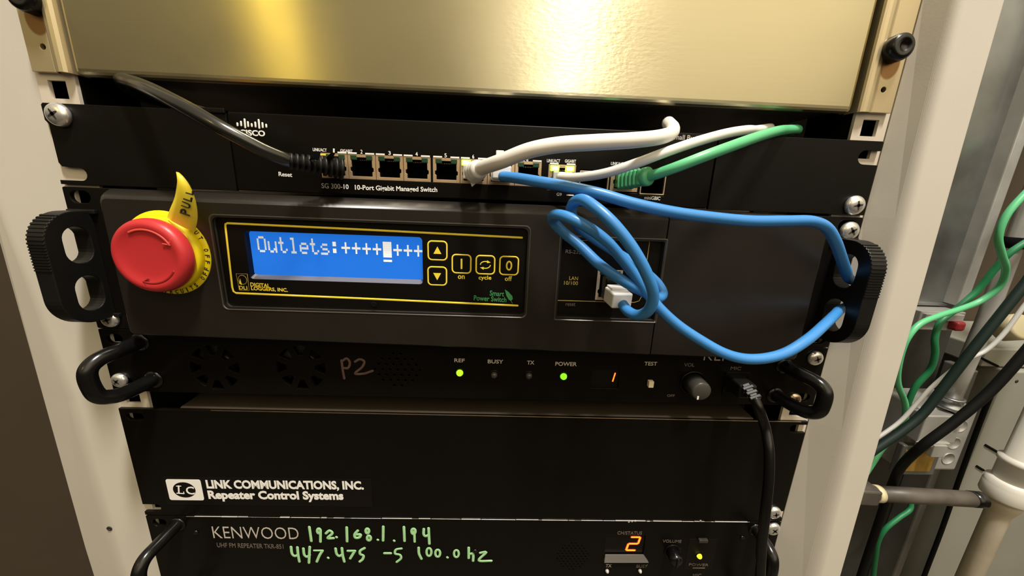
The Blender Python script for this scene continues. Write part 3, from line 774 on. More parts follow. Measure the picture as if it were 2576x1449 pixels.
# side handles: flat loops with two openings and a ribbed outer corner
def power_handle(sd):
    zt, zb, yo = -58.5, -124.0, -27.0
    out = []
    R_ = 17.0
    for k in range(13):
        a = math.radians(90 * k / 12); out.append((yo + R_ - R_ * math.sin(a), zt - R_ + R_ * math.cos(a)))
    out = [(0.0, zt)] + out + [(yo, -90.0)]
    for k in range(13):
        a = math.radians(90 * k / 12); out.append((yo + R_ - R_ * math.cos(a), zb + R_ - R_ * math.sin(a)))
    out.append((0.0, zb))
    # ribs on the upper outside curve
    rib = []
    for i in range(len(out) - 1):
        p, q = Vector(out[i]), Vector(out[i + 1]); L = (q - p).length
        if out[i][1] > -87 and out[i][1] < zt - .8:
            n_ = max(1, round(L / 1.55)); nv = Vector(((q - p).y, -(q - p).x)).normalized()
            if nv.x > 0: nv = -nv
            for j in range(n_):
                rib.append(p.lerp(q, j / n_)); rib.append(p.lerp(q, (j + .45) / n_)); rib.append(p.lerp(q, (j + .5) / n_) + nv * .5); rib.append(p.lerp(q, (j + .95) / n_) + nv * .5)
        else: rib.append(p)
    rib.append(Vector(out[-1]))
    h1 = rrect(-18.5, -4.0, -88.0, -67.0, 7.0, 6); h2 = rrect(-18.5, -4.0, -116.5, -95.5, 7.0, 6)
    tmp = MB().plate([[(p.x, p.y) for p in rib], h1, h2], -4.6, 4.6, 0.4)
    xc = sd * 232.0
    mb = MB(); mb.add([(xc + v[1], v[0], v[2]) for v in tmp.v], tmp.f)
    mb.box(xc - 8, xc + 8, -2.2, 0.0, zt - 2, zt + .5, .4).box(xc - 8, xc + 8, -2.2, 0, zb - .5, zb + 2, .4)
    return mb.build('handle', 'rubber', pw)
power_handle(-1); power_handle(1)

# ------------------------------------------------------------------ emergency stop button
ec = Vector((-177.4, YF, -80.4))
es = thing('emergency_stop_button', 'red mushroom emergency stop button with yellow collar and curled pull tag', 'emergency button', tuple(ec))
MB().lathe(ec, (0, -1, 0), [(24.2, 0), (24.4, .3), (24.2, .9), (21, 1.0)], 56).build('legend_plate', 'yellow', es)
MB().lathe(ec, (0, -1, 0), [(21.0, .9), (21.4, 1.4), (21.2, 4.4), (20.4, 5.2), (18.6, 5.4), (17.5, 7.0)], 56).build('collar', 'yellow', es)
hd = MB().lathe(ec, (0, -1, 0), [(17.4, 5.4), (19.6, 5.8), (20.5, 6.8), (20.7, 8.2), (20.5, 10.5), (19.8, 12.0), (18.6, 13.1), (17.2, 13.5), (15.6, 13.3), (14.0, 12.7), (10, 12.4), (5, 12.3), (.1, 12.3)], 64).build('mushroom_head', 'red', es)
def arrow(a0, a1, m, r=14.8):
    mb = MB(); y = ec.y - 13.2
    arc = [(ec.x + r * math.cos(math.radians(lerp(a0, a1, k / 14))), ec.z + r * math.sin(math.radians(lerp(a0, a1, k / 14)))) for k in range(15)]
    mb.stroke(arc, 1.35, y, .6, smooth=False)
    e_ = Vector(arc[-1]); d = (Vector(arc[-1]) - Vector(arc[-2])).normalized(); n_ = Vector((-d.y, d.x))
    for s_ in (1, -1):
        b = e_ - d * 2.2 + n_ * (2.6 * s_); mb.stroke([tuple(e_), tuple(b)], .9, y, .5, smooth=False)
    mb.build('moulded_arrow', m, hd)
arrow(118, 28, 'red_line'); arrow(-32, -108, 'red_dark')  # upper arrow paler, lower darker: light and shade on the relief as colour
mb = MB()
def arc_text(s_, r, a_mid, step, inward, hgt):
    for i, ch in enumerate(s_):
        if ch == ' ': continue
        off = (i - (len(s_) - 1) / 2) * step
        a = math.radians(a_mid + (off if inward else -off))
        rad = Vector((math.cos(a), 0, math.sin(a))); tan = Vector((math.sin(a), 0, -math.cos(a)))
        ex, ez = (tan, rad) if not inward else (-tan, -rad)
        w = hgt * (.25 if ch == 'I' else .62)
        c = Vector((ec.x, ec.y - 1.0, ec.z)) + rad * r - ex * (w / 2)
        mb.glyphs(ch, c, ex, ez, w, hgt, (0, -1, 0), .1, .3)
arc_text('CUT OFF', 22.75, 16, 9.0, False, 2.6)
arc_text('CIRCUITS OFF', 22.8, -66, 8.0, True, 2.6)
mb.build('legend_lettering', 'ink', es)
tl = [(420, 547, -17.5), (427, 527, -20), (439, 497, -23), (444, 470, -24.5), (446, 450, -24.5), (447, 432, -23.5)]
tr = [(489, 583, -17.0), (496, 549, -20), (491, 505, -23), (477, 468, -24.5), (462, 446, -24.5), (450, 434, -23.5)]
L_ = catmull([P(*p) for p in tl], 5); R_ = catmull([P(*p) for p in tr], 5)
vs = []; 
for a, b in zip(L_, R_):
    mid = (a + b) / 2 + Vector((0, -1.4, 0)); q1, q3 = a.lerp(mid, .5) + Vector((0, -.5, 0)), b.lerp(mid, .5) + Vector((0, -.5, 0))
    for p in (a, q1, mid, q3, b): vs.append(p)
for p in vs[:]: vs.append(p + Vector((0, .45, 0)))
n = len(L_); fs = []
for i in range(n - 1):
    for k in range(4):
        c = i * 5 + k; fs.append((c, c + 1, c + 6, c + 5)); c += n * 5; fs.append((c + 5, c + 6, c + 1, c))
    for k in (0, 4): c = i * 5 + k; fs.append((c, c + 5, c + 5 + n * 5, c + n * 5))
tagm = MB(); tagm.add(vs, fs, True)
tg_o = tagm.build('pull_tag', 'tape', es)
tg_o['label'] = 'curled yellow tape tag'
for s_, u, v, u2, v2, h in (('P', 466, 540, 468, 527, 24), ('U', 468, 522, 471, 510, 22), ('L', 473, 505, 475, 494, 21), ('L', 478, 489, 479, 478, 18)):
    y = -22.6 - (540 - v) * .065
    text(tg_o, s_, u, v, u2, v2, h, y, 'ink', 0.05, 'tag_lettering', th=.7)

# ------------------------------------------------------------------ the two radio repeaters and the controller
def bar_handle(parent, pts, r, m='glossy'):
    mb = MB().tube(catmull(pts, 8), r, 20)
    for p in (pts[0], pts[-1]): mb.lathe((p[0], -0.02, p[2]), (0, -1, 0), [(r * 1.35, 0), (r * 1.35, .8), (r * 1.05, 1.4)], 24)
    return mb.build('handle', m, parent)
def led(parent, u, v, m, r=2.3, y=0.0, label=None):
    c = P(u, v, y - 1.5)
    o = MB().lathe((c.x, y + .6, c.z), (0, -1, 0), [(r, 0), (r, 1.2), (r * .9, 2.0), (r * .65, 2.7), (r * .3, 3.1), (.05, 3.2)], 28).build('indicator_light', m, parent)
    MB().lathe((c.x, y, c.z), (0, -1, 0), [(r * 1.55, 0), (r * 1.5, .35), (r * 1.1, .4), (r * 1.05, 0.1)], 28).build('light_collar', 'black_plain', o)
    if label: o['label'] = label
    return o
SEG = {'1': 'bc', '2': 'abged'}
def digit(parent, ch, u, v, wpx, hpx, y, m='seg', slant=.18):
    c = P(u, v, y); w = P(u + wpx / 2, v, y).x - P(u - wpx / 2, v, y).x; h = P(u, v - hpx / 2, y).z - P(u, v + hpx / 2, y).z
    cs = {'a': ((-.5, .5), (.5, .5)), 'g': ((-.5, 0), (.5, 0)), 'd': ((-.5, -.5), (.5, -.5)), 'b': ((.5, .5), (.5, 0)), 'c': ((.5, 0), (.5, -.5)), 'f': ((-.5, .5), (-.5, 0)), 'e': ((-.5, 0), (-.5, -.5))}
    mb = MB()
    for k in SEG[ch]:
        p, q = Vector(cs[k][0]), Vector(cs[k][1]); p, q = p.lerp(q, .10), p.lerp(q, .90)
        f = lambda a: (c.x + a.x * w + a.y * h * slant, c.z + a.y * h)
        lw = w * .17 if ch != '1' else .7
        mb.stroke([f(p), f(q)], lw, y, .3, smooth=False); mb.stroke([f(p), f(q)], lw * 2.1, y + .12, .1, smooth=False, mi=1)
    return mb.build('lit_digit', [m, 'seg_dim'], parent)

# upper repeater (one unit)
k1 = thing('radio_repeater', 'slim black radio repeater with fan vents and glowing green lamps below the blue display', 'radio', (0, 0, -155))
KT, KB = -133.4, -177.6
loops = [rrect(-241.3, 241.3, KB, KT, .8, 2)]
for sd in (-1, 1):
    loops.append(slot(sd * 232.4, -170.8 if sd < 0 else -171.4, 10, 6.6)); loops.append(slot(sd * 232.4, -140.0, 10, 6.6))
def fan(u, v, R1, R2):
    c = P(u, v, 0)
    for k in range(8):
        a0 = math.radians(45 * k + 7.5 + 22); a1 = math.radians(45 * k + 37.5 + 22)
        pts = [(c.x + R2 * math.cos(lerp(a0, a1, t / 5)), c.z + R2 * math.sin(lerp(a0, a1, t / 5))) for t in range(6)]
        pts += [(c.x + R1 * math.cos(lerp(a1 - .12, a0 + .12, t / 3)), c.z + R1 * math.sin(lerp(a1 - .12, a0 + .12, t / 3))) for t in range(4)]
        loops.append(pts)
    return c
f1 = fan(540, 925, 9, 16); f2 = fan(757, 925, 9, 16)
g = P(1000, 930, 0)
for r_ in range(-3, 4):
    for c_ in range(-4, 5):
        x = g.x + (c_ + (r_ % 2) * .5) * 5.0; z = g.z + r_ * 3.9
        if ((x - g.x) / 18) ** 2 + ((z - g.z) / 12.5) ** 2 <= 1: loops.append(circle(x, z, .95, 10))
md = rrect(P(1488, 950, 0).x, P(1558, 950, 0).x, P(1520, 977, 0).z, P(1520, 930, 0).z, .6); loops.append(md)
MB().plate(loops, 0.0, 2.4, 0.2).build('front_panel', 'black_plain', k1)
MB().box(-214, 214, 14, 300, KB + .6, KT - .6).box(-214, 214, 2.4, 14, KT - 1.6, KT - .6).box(-214, 214, 2.4, 14, KB + .6, KB + 1.6).box(-214, -213, 2.4, 14, KB + 1, KT - 1).box(213, 214, 2.4, 14, KB + 1, KT - 1).build('housing', 'black_plain', k1)
for c in (f1, f2):
    mb = MB().lathe((c.x, 9, c.z), (0, -1, 0), [(8.5, 0), (8.5, 4), (7.5, 5)], 28)
    for k in range(7):
        a = 2 * math.pi * k / 7; d = Vector((math.cos(a), 0, math.sin(a))); t_ = Vector((-d.z, 0, d.x))
        q = [Vector((c.x, 8, c.z)) + d * 8 - t_ * 3, Vector((c.x, 5.5, c.z)) + d * 8 + t_ * 3, Vector((c.x, 5, c.z)) + d * 15.5 + t_ * 5, Vector((c.x, 8.5, c.z)) + d * 15.5 - t_ * 4]
        mb.prism(q, [p + Vector((0, .6, 0)) for p in q])
    mb.build('cooling_fan', 'rubber', k1)
for u, v, m_, lb in ((1156, 940, 'led_glow', 'lit yellow-green lamp'), (1243, 945, 'led_dark', None), (1331, 947, 'led_dark', None), (1418.5, 949, 'led_power', 'lit green lamp')): led(k1, u, v, m_, label=lb)
for s_, a, b, c, d, h in (('REF', 1143, 906, 1169, 907, 9), ('BUSY', 1227, 909, 1266, 910, 9.5), ('TX', 1326, 912, 1344, 912, 9.5), ('POWER', 1397, 915, 1451, 916, 10), ('TEST', 1621, 914.5, 1653, 915, 9.5)):
    text(k1, s_, a, b, c, d, h, 0, 'grey_print', 0.15)
for s_, a, b, c, d, h in (('VOL', 1721, 917.5, 1747, 918, 9), ('MIC', 1838, 926, 1864, 927, 8.5), ('OFF', 1678, 995, 1697, 995.5, 6)): text(k1, s_, a, b, c, d, h, 0, 'dim_print', 0.1)
text(k1, 'KENWOOD', 1772, 892, 1985, 898, 29, 0, 'grey_print', -0.12)
mb = MB(); y = -.02
mb.stroke(prj([(859, 907), (862, 930), (866, 952)], y), 1.7, y, .3); mb.stroke(prj([(861, 908), (872, 902), (880, 912), (875, 926), (865, 926)], y), 1.7, y, .3)
mb.stroke(prj([(893, 910), (905, 904), (916, 909), (912, 922), (893, 940), (915, 940), (937, 933)], y), 1.7, y, .3)
mb.build('handwriting', 'marker', k1)['label'] = 'reddish handwritten P2'
dsp = MB().plate([md], 1.2, 2.2).build('channel_display', 'overlay', k1)
digit(dsp, '1', 1540, 949, 9, 22, 1.1)
c = P(1637, 966, -2)
ts = MB().plate([rrect(c.x - 2.2, c.x + 1.9, c.z - 2.6, c.z + 4.6)], -.15, .1).build('slide_switch', 'void', k1)
MB().box(c.x - 1.75, c.x + 1.75, -3.2, 0, c.z - 2.3, c.z + 2.3, .3).build('switch_cap', 'beige', ts)
c = P(1742, 962, 0)
kn = MB().lathe((c.x, 0, c.z), (0, -1, 0), [(9.0, 0), (9.0, .6), (8.2, 1.0), (8.0, 1.0), (7.9, .4), (6.6, .4)], 40).build('volume_knob', 'black_plain', k1)
mb = MB()
pr = [(6.9, .4), (6.6, 10.5), (6.3, 12.2), (5.6, 12.8), (.05, 12.8)]
mb.lathe((c.x, 0, c.z), (0, -1, 0), pr, 40)
mb.build('knob_cap', 'knob', kn)
MB().box(c.x - .6 - 2.2, c.x + .6 - 2.2, -13.1, -12.5, c.z - 5.6, c.z - 3.2, .1, frame=None).build('pointer_mark', 'white', kn)
c = P(1850, 965, 0)
MB().plate([rrect(c.x - 8.6, c.x + 9, c.z - 8.5, c.z + 9, 1.0), rrect(c.x - 6.2, c.x + 7.2, c.z - 6, c.z + 6)], -.8, .1, .15).plate([rrect(c.x - 6.4, c.x + 7.4, c.z - 6.2, c.z + 6.2)], -.25, 0, mi=1).build('microphone_jack', ['black_plain', 'void'], k1)
bar_handle(k1, [(-216.5, 1, -141.5), (-217.5, -14, -142.0), (-220, -23, -143.5), (-221.5, -28, -148), (-221.5, -28.5, -158), (-220.0, -27, -165), (-217.0, -21, -168.3), (-213.0, 1, -168.3)], 4.4)
bar_handle(k1, [(213.0, 1, -147.0), (215.5, -13, -147.2), (219, -22.5, -148.5), (220.8, -26.0, -152), (220.8, -27.0, -160), (220.0, -26, -166), (217.5, -21, -169.6), (211.5, 1, -169.8)], 4.3)

# link controller (two units)
lk = thing('repeater_controller', 'plain black two-unit controller panel with a white lettered sticker at lower left', 'controller', (0, 0, -236))
LT, LB = -191.0, -279.6
zn = [-196.8, -273.4]
def notched(T, B, nz, depth=12.5, r=3.3, closed=None):
    pts = [(-241.3, B), (241.3, B)]
    for z in sorted(nz):
        pts += [(241.3, z - r), (241.3 - depth + r, z - r)] + [(241.3 - depth + r - r * math.sin(math.pi * k / 6), z - r * math.cos(math.pi * k / 6)) for k in range(1, 6)] + [(241.3 - depth + r, z + r), (241.3, z + r)]
    pts += [(241.3, T), (-241.3, T)]
    for z in sorted(nz, reverse=True):
        if closed is not None and abs(z - closed) < 1: continue
        pts += [(-241.3, z + r), (-241.3 + depth - r, z + r)] + [(-241.3 + depth - r + r * math.sin(math.pi * k / 6), z + r * math.cos(math.pi * k / 6)) for k in range(1, 6)] + [(-241.3 + depth - r, z - r), (-241.3, z - r)]
    return pts
MB().plate([notched(LT, LB, zn, closed=zn[0]), slot(-231.5, -197.0, 11, 5.4)], 0.0, 2.4, 0.35).build('front_panel', 'black_plain', lk)
mb = MB()
prof = [(3.0, LT - 3), (3.0, LT - 1.4), (3.4, LT - .5), (4.6, LT - .1), (7, LT), (300, LT), (300, LB + 1), (3.0, LB + 1)]
q0 = [Vector((-203, y, z)) for y, z in prof]; q1 = [Vector((203, y, z)) for y, z in prof]
mb.prism(q0, q1); mb.build('housing', 'strip', lk)
MB().box(-180, 236, -.05, .5, LT - .35, LT + .12, .1).build('edge_glint', 'gold_metal', lk)['label'] = 'bright strip added for the glint along the top edge'  # thin metal strip stands in for the glint on the black edge
sx = prj([(419, 1203), (936, 1203), (936, 1272), (419, 1272)], 0)
zt, zb = -238.6, P(700, 1272, 0).z; xa, xb = P(425, 1235, 0).x, P(936, 1235, 0).x
zt = (P(420, 1203, 0).z + P(936, 1200, 0).z) / 2
st = MB().plate([rrect(xa - 3, xb, zb, zt, .8)], -.25, 0, .05).build('label_sticker', 'overlay', lk); Y = -.25
lg = rrect(P(424, 1232, Y).x - .6, P(509, 1232, Y).x, P(466, 1258, Y).z, P(466, 1206, Y).z, 1.6)
ob = MB().plate([lg], Y - .1, Y).build('logo', 'white', st)
cc = P(464, 1232, Y)
MB().plate([circle(cc.x, cc.z, 7.9, 40, 6.6)], Y - .2, Y - .08).build('logo_disc', 'overlay', st)
text(st, 'C', 468, 1233.5, 489, 1234.5, 19, Y - .2, 'white', 0.1, 'logo_lettering')
mb = MB(); a = P(449, 1223, Y - .2); b = P(450, 1241, Y - .2); e_ = P(463, 1242, Y - .2)
mb.stroke([(a.x, a.z), (b.x, b.z)], 1.25, Y - .2, .25, smooth=False); mb.stroke([(b.x - 1.4, b.z), (e_.x, e_.z)], .8, Y - .2, .25, smooth=False)
mb.stroke([(a.x - 1.5, a.z), (a.x + 1.7, a.z)], .6, Y - .2, .25, smooth=False); mb.stroke([(e_.x, e_.z), (e_.x, e_.z + 1.5)], .6, Y - .2, .25, smooth=False)
mb.build('logo_lettering', 'white', st)
text(st, 'LINK COMMUNICATIONS, INC.', 519, 1220, 915, 1223, 25, Y, 'white', 0.38)
text(st, 'Repeater Control Systems', 524, 1247.5, 864, 1250, 27, Y, 'white', 0.38)

# lower repeater (two units, cut by the frame)
k2 = thing('radio_repeater', 'black radio repeater at the bottom with mint-green handwritten numbers on its front', 'radio', (0, 0, -325))
NT, NB = -280.3, -368.6
wd = rrect(P(1524, 1370, 0).x, P(1622, 1370, 0).x, P(1570, 1401, 0).z, P(1570, 1347, 0).z, .5)
loops = [rrect(-241.3, 241.3, NB, NT, .8, 2), slot(-232.4, -286.6, 9.5, 6.6), slot(232.4, -286.6, 9.5, 6.6), wd]
g2 = P(1440, 1400, 0)
for r_ in range(-5, 6):
    for c_ in range(-6, 7):
        x = g2.x + (c_ + (r_ % 2) * .5) * 3.4; z = g2.z + r_ * 2.6
        if ((x - g2.x)) ** 2 + ((z - g2.z)) ** 2 <= 13.5 ** 2: loops.append(circle(x, z, .65, 8))
MB().plate(loops, 0.0, 2.4, 0.3).build('front_panel', 'black_plain', k2)
MB().box(-214, 214, 8, 300, NB + .6, NT - .6).box(-214, 214, 2.6, 8, NT - 1.2, NT - .6).build('housing', 'black_plain', k2)
random.seed(4)
mb = MB().box(-212, 216, -.06, .4, NT - .38, NT - .24, .04, 1); x = -214.0
while x < 214:
    w = random.uniform(2, 26)
    if not (-218 < x < -212 or (-168 < x < -150)):
        h_ = random.uniform(.22, .5)
        mb.box(x, min(x + w, 216), -.15 - random.uniform(0, .3), .4, NT - .38, NT - .34 + h_, .1, 1)
    x += w + random.choice((.3, .6, 1.0, 2.5, 5))
for u in (1582, 1590, 1598, 1762): 
    c = P(u, 1313 + random.uniform(-3, 3), 0); mb.box(c.x - .7, c.x + .7, -.35, .2, c.z - .8, c.z + .8, .3)
mb.build('worn_edge', 'worn_edge', k2)['label'] = 'bare scratched top edge'
text(k2, 'KENWOOD', 535, 1339, 751, 1342, 29, 0, 'grey_print', -0.12)
text(k2, 'UHF FM REPEATER TKR-851', 546, 1371, 713, 1375, 11, 0, 'dim_print', 0.0)
text(k2, 'CH/STATUS', 1553, 1340.5, 1615, 1341, 8, 0, 'dim_print', 0.1)
text(k2, 'VOLUME', 1667, 1361, 1714, 1362, 7, 0, 'dim_print', 0.05)
text(k2, 'TX', 1524, 1423, 1538, 1423, 7.5, 0, 'grey_print', 0.0); text(k2, 'BUSY', 1601, 1424, 1629, 1424, 7.5, 0, 'dim_print', 0.0)
text(k2, 'MIC', 1743, 1447, 1764, 1447, 7, 0, 'dim_print', 0.0)
ds = MB().plate([wd], 1.3, 2.3).build('channel_display', 'overlay', k2)
digit(ds, '2', 1593, 1368, 24, 33, 1.2)
lp = prj([(1523, 1397), (1620, 1397), (1630, 1411), (1519, 1411)], -.6)
q = [Vector((x, -.4 if i < 2 else -2.2, z)) for i, (x, z) in enumerate(lp)]
MB().prism(q, [Vector((p.x, .3, p.z)) for p in q]).build('display_lip', 'alu', ds)
for u, v in ((1528, 1439), (1611, 1439)): led(k2, u, v, 'lens_grey', 1.45)
led(k2, 1761, 1402, 'led_yellow', 2.0, label='lit yellow lamp')
c = P(1690, 1385, 0)
kn = MB().lathe((c.x + .5, 0, c.z - .6), (0, -1, 0), [(6.8, 0), (6.8, .6), (5.6, .8)], 36).build('volume_knob', 'black_plain', k2)
MB().lathe((c.x, 0, c.z), (0, -1, 0), [(5.2, .5), (4.8, 7), (4.4, 9.2), (3.4, 10), (.05, 10)], 36).box(c.x - .9, c.x + .9, -11, -9.5, c.z - 4, c.z + 4, .5).build('knob_cap', 'glossy', kn)
c0, c1 = P(1735, 1355, 0), P(1790, 1430, 0)
MB().plate([rrect(c0.x, c1.x, c1.z - 1, c0.z)], -.15, .1, .05).build('lamp_label', 'overlay', k2)
c = P(1770, 1361, -2); MB().box(c.x - 3.6, c.x + 3.4, -2.6, 0, c.z - 1.6, c.z + 1.2, .5).build('slide_switch', 'knob', k2)
text(k2, 'POWER', 1733, 1420, 1782, 1421.5, 6, -.15, 'dim_print', 0.0)
yl = P(1758, 1429, -.15); MB().box(yl.x - 5.2, yl.x + 5, -.3, -.1, yl.z - .5, yl.z + .5, .1).build('printed_bar', 'dim_print', k2)
mb = MB()
for u, v, r in ((493, 1339, 2.0), (1195, 1386, 1.9), (1867, 1352, 1.7), (440, 1315, 1.2)):
    c = P(u, v, 0); mb.lathe((c.x, 0, c.z), (0, -1, 0), [(r, 0), (r, .5), (r * .7, .95), (r * .3, 1.0), (r * .2, .6)], 20)
mb.build('panel_screws', 'glossy', k2)
mb = MB(); y = -.02
def hw(*pts, w=2.2): mb.stroke(prj(pts, y), w, y, .35, smooth=len(pts) > 2)
def hloop(u, v, a, b, w=2.0):
    mb.stroke(prj([(u + a * math.cos(t * .6283), v + b * math.sin(t * .6283)) for t in range(10)], y), w, y, .35, closed=True)
hw((778, 1326), (783, 1361)); hloop(802, 1336, 4, 6, 2.2); hw((806, 1334), (806, 1363)); hw((820, 1342), (829, 1335), (836, 1341), (824, 1354), (839, 1354)); hw((846, 1351), (847, 1352), w=2)
hw((872, 1327), (873, 1362)); hw((900, 1335), (892, 1345), (894, 1353), (904, 1352), (907, 1345), (897, 1345), w=2.2); hloop(924, 1336, 4, 6, 2.2); hloop(928, 1354, 4.5, 6, 2.2); hw((950, 1358), (951, 1358.5), w=2)
hw((964, 1325), (963.5, 1360)); hw((991, 1360), (992, 1361), w=2); hw((1016, 1326), (1017.5, 1361)); hloop(1040, 1337, 4.5, 6.5, 2.3); hw((1042, 1338), (1043, 1363), w=2); hw((1066, 1331), (1066, 1345), (1070, 1349), (1078, 1346)); hw((1078, 1329), (1079, 1350), (1080, 1368))
hw((732, 1376), (735, 1394), (741, 1399), (750, 1396)); hw((748, 1377), (750, 1397), (753, 1413)); hw((763, 1380), (766, 1397), (772, 1401), (779, 1396)); hw((779, 1376), (778, 1397), (777, 1416))
hw((790, 1385), (812, 1385), w=1.7); hw((811, 1386), (804, 1397), (797, 1413)); hw((825, 1403), (826, 1404), w=2); hw((844, 1380), (847, 1394), (853, 1399), (861, 1395)); hw((860, 1379), (862, 1397), (866, 1413))
hw((875, 1386), (893, 1386)); hw((892, 1387), (881, 1405)); hw((917, 1379), (906, 1386), (906, 1394), (914, 1398), (912, 1407), (905, 1413)); hw((967, 1392), (983, 1392))
hw((1010, 1380), (996, 1383), (994, 1393), (1006, 1396), (1009, 1404), (998, 1414), w=2); hw((1053, 1378), (1054, 1393), (1060, 1406)); hloop(1079, 1389, 6, 10, 2.0); hloop(1101, 1392, 6, 9, 2.0); hw((1125, 1402), (1126, 1403), w=2); hloop(1148, 1393, 6, 9, 1.9)
hw((1179, 1378), (1179, 1404)); hw((1181, 1394), (1189, 1393), (1190, 1411)); hw((1208, 1391), (1223, 1389), (1204, 1410), (1236, 1411))
mb.build('handwriting', 'mint', k2)['label'] = 'mint-green handwritten numbers'
bar_handle(k2, [(-219, 1, -287.5), (-220, -14, -288.5), (-221.5, -25, -291), (-222, -30, -298), (-222, -30.5, -320), (-222, -30.5, -345), (-222, -25, -352), (-219, 1, -354)], 4.2)
bar_handle(k2, [(222, 1, -287.5), (222.6, -11, -288.5), (223, -18.5, -292), (223, -21, -299), (223, -21, -320), (223, -21, -345), (223, -17, -352), (221, 1, -354)], 4.0)

# ------------------------------------------------------------------ rack screws
rack_screw(131, 286, 6.3, 4.2, 'large chrome screw at the upper left corner of the network switch', rot=.5)
rack_screw(268, 806, 5.4, 3.2, 'chrome screw under the left looped handle of the power switch', rot=.3)
rack_screw(292, 961, 4.9, 3.2, 'chrome screw seen inside the left bar handle', rot=.8)
rack_screw(2160, 517, 6.0, 3.6, 'chrome screw at the lower right corner of the network switch, upper of a pair', rot=.2)
rack_screw(2146, 582, 5.9, 3.4, 'chrome screw just above the right looped handle', rot=.6)
rack_screw(2058, 905, 5.2, 3.2, 'dull chrome screw between the right looped handle and right bar handle', rot=.4)
rack_screw(2004, 1008, 4.6, 2.6, 'tarnished screw half hidden behind the right bar handle', 'gold_metal', rot=.1)
rack_screw(1953, 1296, 5.2, 3.2, 'chrome screw at the lower right corner of the plain controller panel', rot=.2)
rack_screw(1950, 1337, 5.5, 3.2, 'chrome screw at the upper right corner of the bottom repeater', rot=.9)

# ------------------------------------------------------------------ patch cables
def path(*pts): return [P(*p) for p in pts]
def cable(parent, pts, r, m, name='cable_jacket', sub=8, n=16):
    return MB().tube(catmull(pts, sub), r, n).build(name, m, parent)
def frame_at(p, d, up=(0, 0, 1)):
    d = Vector(d).normalized(); up = Vector(up); x = d.cross(up).normalized(); z = x.cross(d)
    return Matrix(((x.x, d.x, z.x, p[0]), (x.y, d.y, z.y, p[1]), (x.z, d.z, z.z, p[2]), (0, 0, 0, 1)))

zc = (pz0 + pz1) / 2 - .6
def xc(i): return (cells[i][0] + cells[i][1]) / 2
# black cable into the first port
bk = thing('patch_cable', 'black patch cable with ribbed boot in the first port from the left', 'cable', (xc(0), 0, zc), 'network patch cables')
MB().box(xc(0) - 5.6, xc(0) + 5.6, -9, 6, zc - 4, zc + 3.6, .5).build('plug', 'dark_plug', bk)
p0, p1 = P(862, 425, -9), P(722, 404, -24)
ax = (p1 - p0)
mb = MB()
N = 10
for k in range(N):
    a = p0 + ax * (k / N); r0 = lerp(5.8, 3.9, k / N)
    mb.lathe(a, ax, [(r0 * .72, 0), (r0, .3), (r0, ax.length / N * .55), (r0 * .72, ax.length / N * .6), (r0 * .72, ax.length / N)], 24)
mb.build('strain_relief', 'rubber', bk)
mb = MB()
for (a, b, c_) in (((788, 402, -22), (793, 390, -25), (800, 383, -28)), ((822, 406, -14), (829, 395, -17), (837, 384, -20))):
    q = path(a, b, c_)
    mb.prism([q[0] + Vector((-2.2, 0, 0)), q[0] + Vector((2.2, 0, 0)), q[2] + Vector((.9, 0, 0)), q[2] + Vector((-.9, 0, 0))],
             [q[0] + Vector((-2.2, 1.2, 0)), q[0] + Vector((2.2, 1.2, 0)), q[2] + Vector((.9, 1, 0)), q[2] + Vector((-.9, 1, 0))])
mb.build('latch_guard', 'rubber', bk)
cable(bk, path((735, 406, -22), (705, 396, -27), (660, 377, -32), (605, 348, -36), (551, 319, -38), (479, 277, -36), (430, 251, -31), (380, 226, -22), (335, 208, -9), (308, 204, 2)) + [Vector((-200, 12, 9.0)), Vector((-199, 24, 7.5)), Vector((-196, 50, 6.5))], 3.5, 'grey_jacket')
# thick white cable, port six
wk = thing('patch_cable', 'thick white patch cable arching right from the sixth port', 'cable', (xc(5), 0, zc), 'network patch cables')
MB().box(xc(5) - 5.6, xc(5) + 5.6, -8, 6, zc - 4, zc + 3.6, .5).build('plug', 'clear_plug', wk)
a, b = P(1192, 435, -9.5), P(1207, 425, -25)
mb = MB(); d = (b - a)
mb.lathe(a, d, [(5.5, 0), (5.9, 3), (5.6, 6), (5.3, 6.3), (5.6, 9), (5.0, 11), (4.8, 11.3), (5.0, 14), (4.1, d.length)], 28)
q = path((1180, 449, -12), (1187, 470, -12), (1203, 456, -12)); mb.prism(q, [p + Vector((0, 3, 0)) for p in q])
mb.build('strain_relief', 'white_plug', wk)
cable(wk, path((1202, 426, -21), (1222, 419, -28), (1265, 404, -38), (1330, 379, -44), (1400, 365, -46), (1500, 358, -46), (1590, 353, -42), (1655, 346, -33), (1687, 336, -22), (1692, 323, -11), (1683, 312, -1), (1681, 309, 10), (1681, 307, 30)), 3.7, 'white_jacket')
# thin white cable, ninth port
tk = thing('patch_cable', 'thin white patch cable rising behind the green one', 'cable', (xc(8), 0, zc), 'network patch cables')
z9 = zc + DZ9
MB().box(xc(8) - 5.6, xc(8) + 5.6, -4, 6, z9 - 4, z9 + 3.4, .5).build('plug', 'clear_plug', tk)
cable(tk, path((1408, 446, -3), (1430, 447, -10), (1475, 444, -18), (1530, 434, -25), (1600, 411, -30), (1680, 381, -30), (1760, 354, -25), (1830, 335, -17), (1880, 327, -8), (1900, 327, 2)) + [Vector((180, 14, 6.4)), Vector((182, 35, 5.5)), Vector((183, 60, 5.5))], 2.55, 'white_jacket')
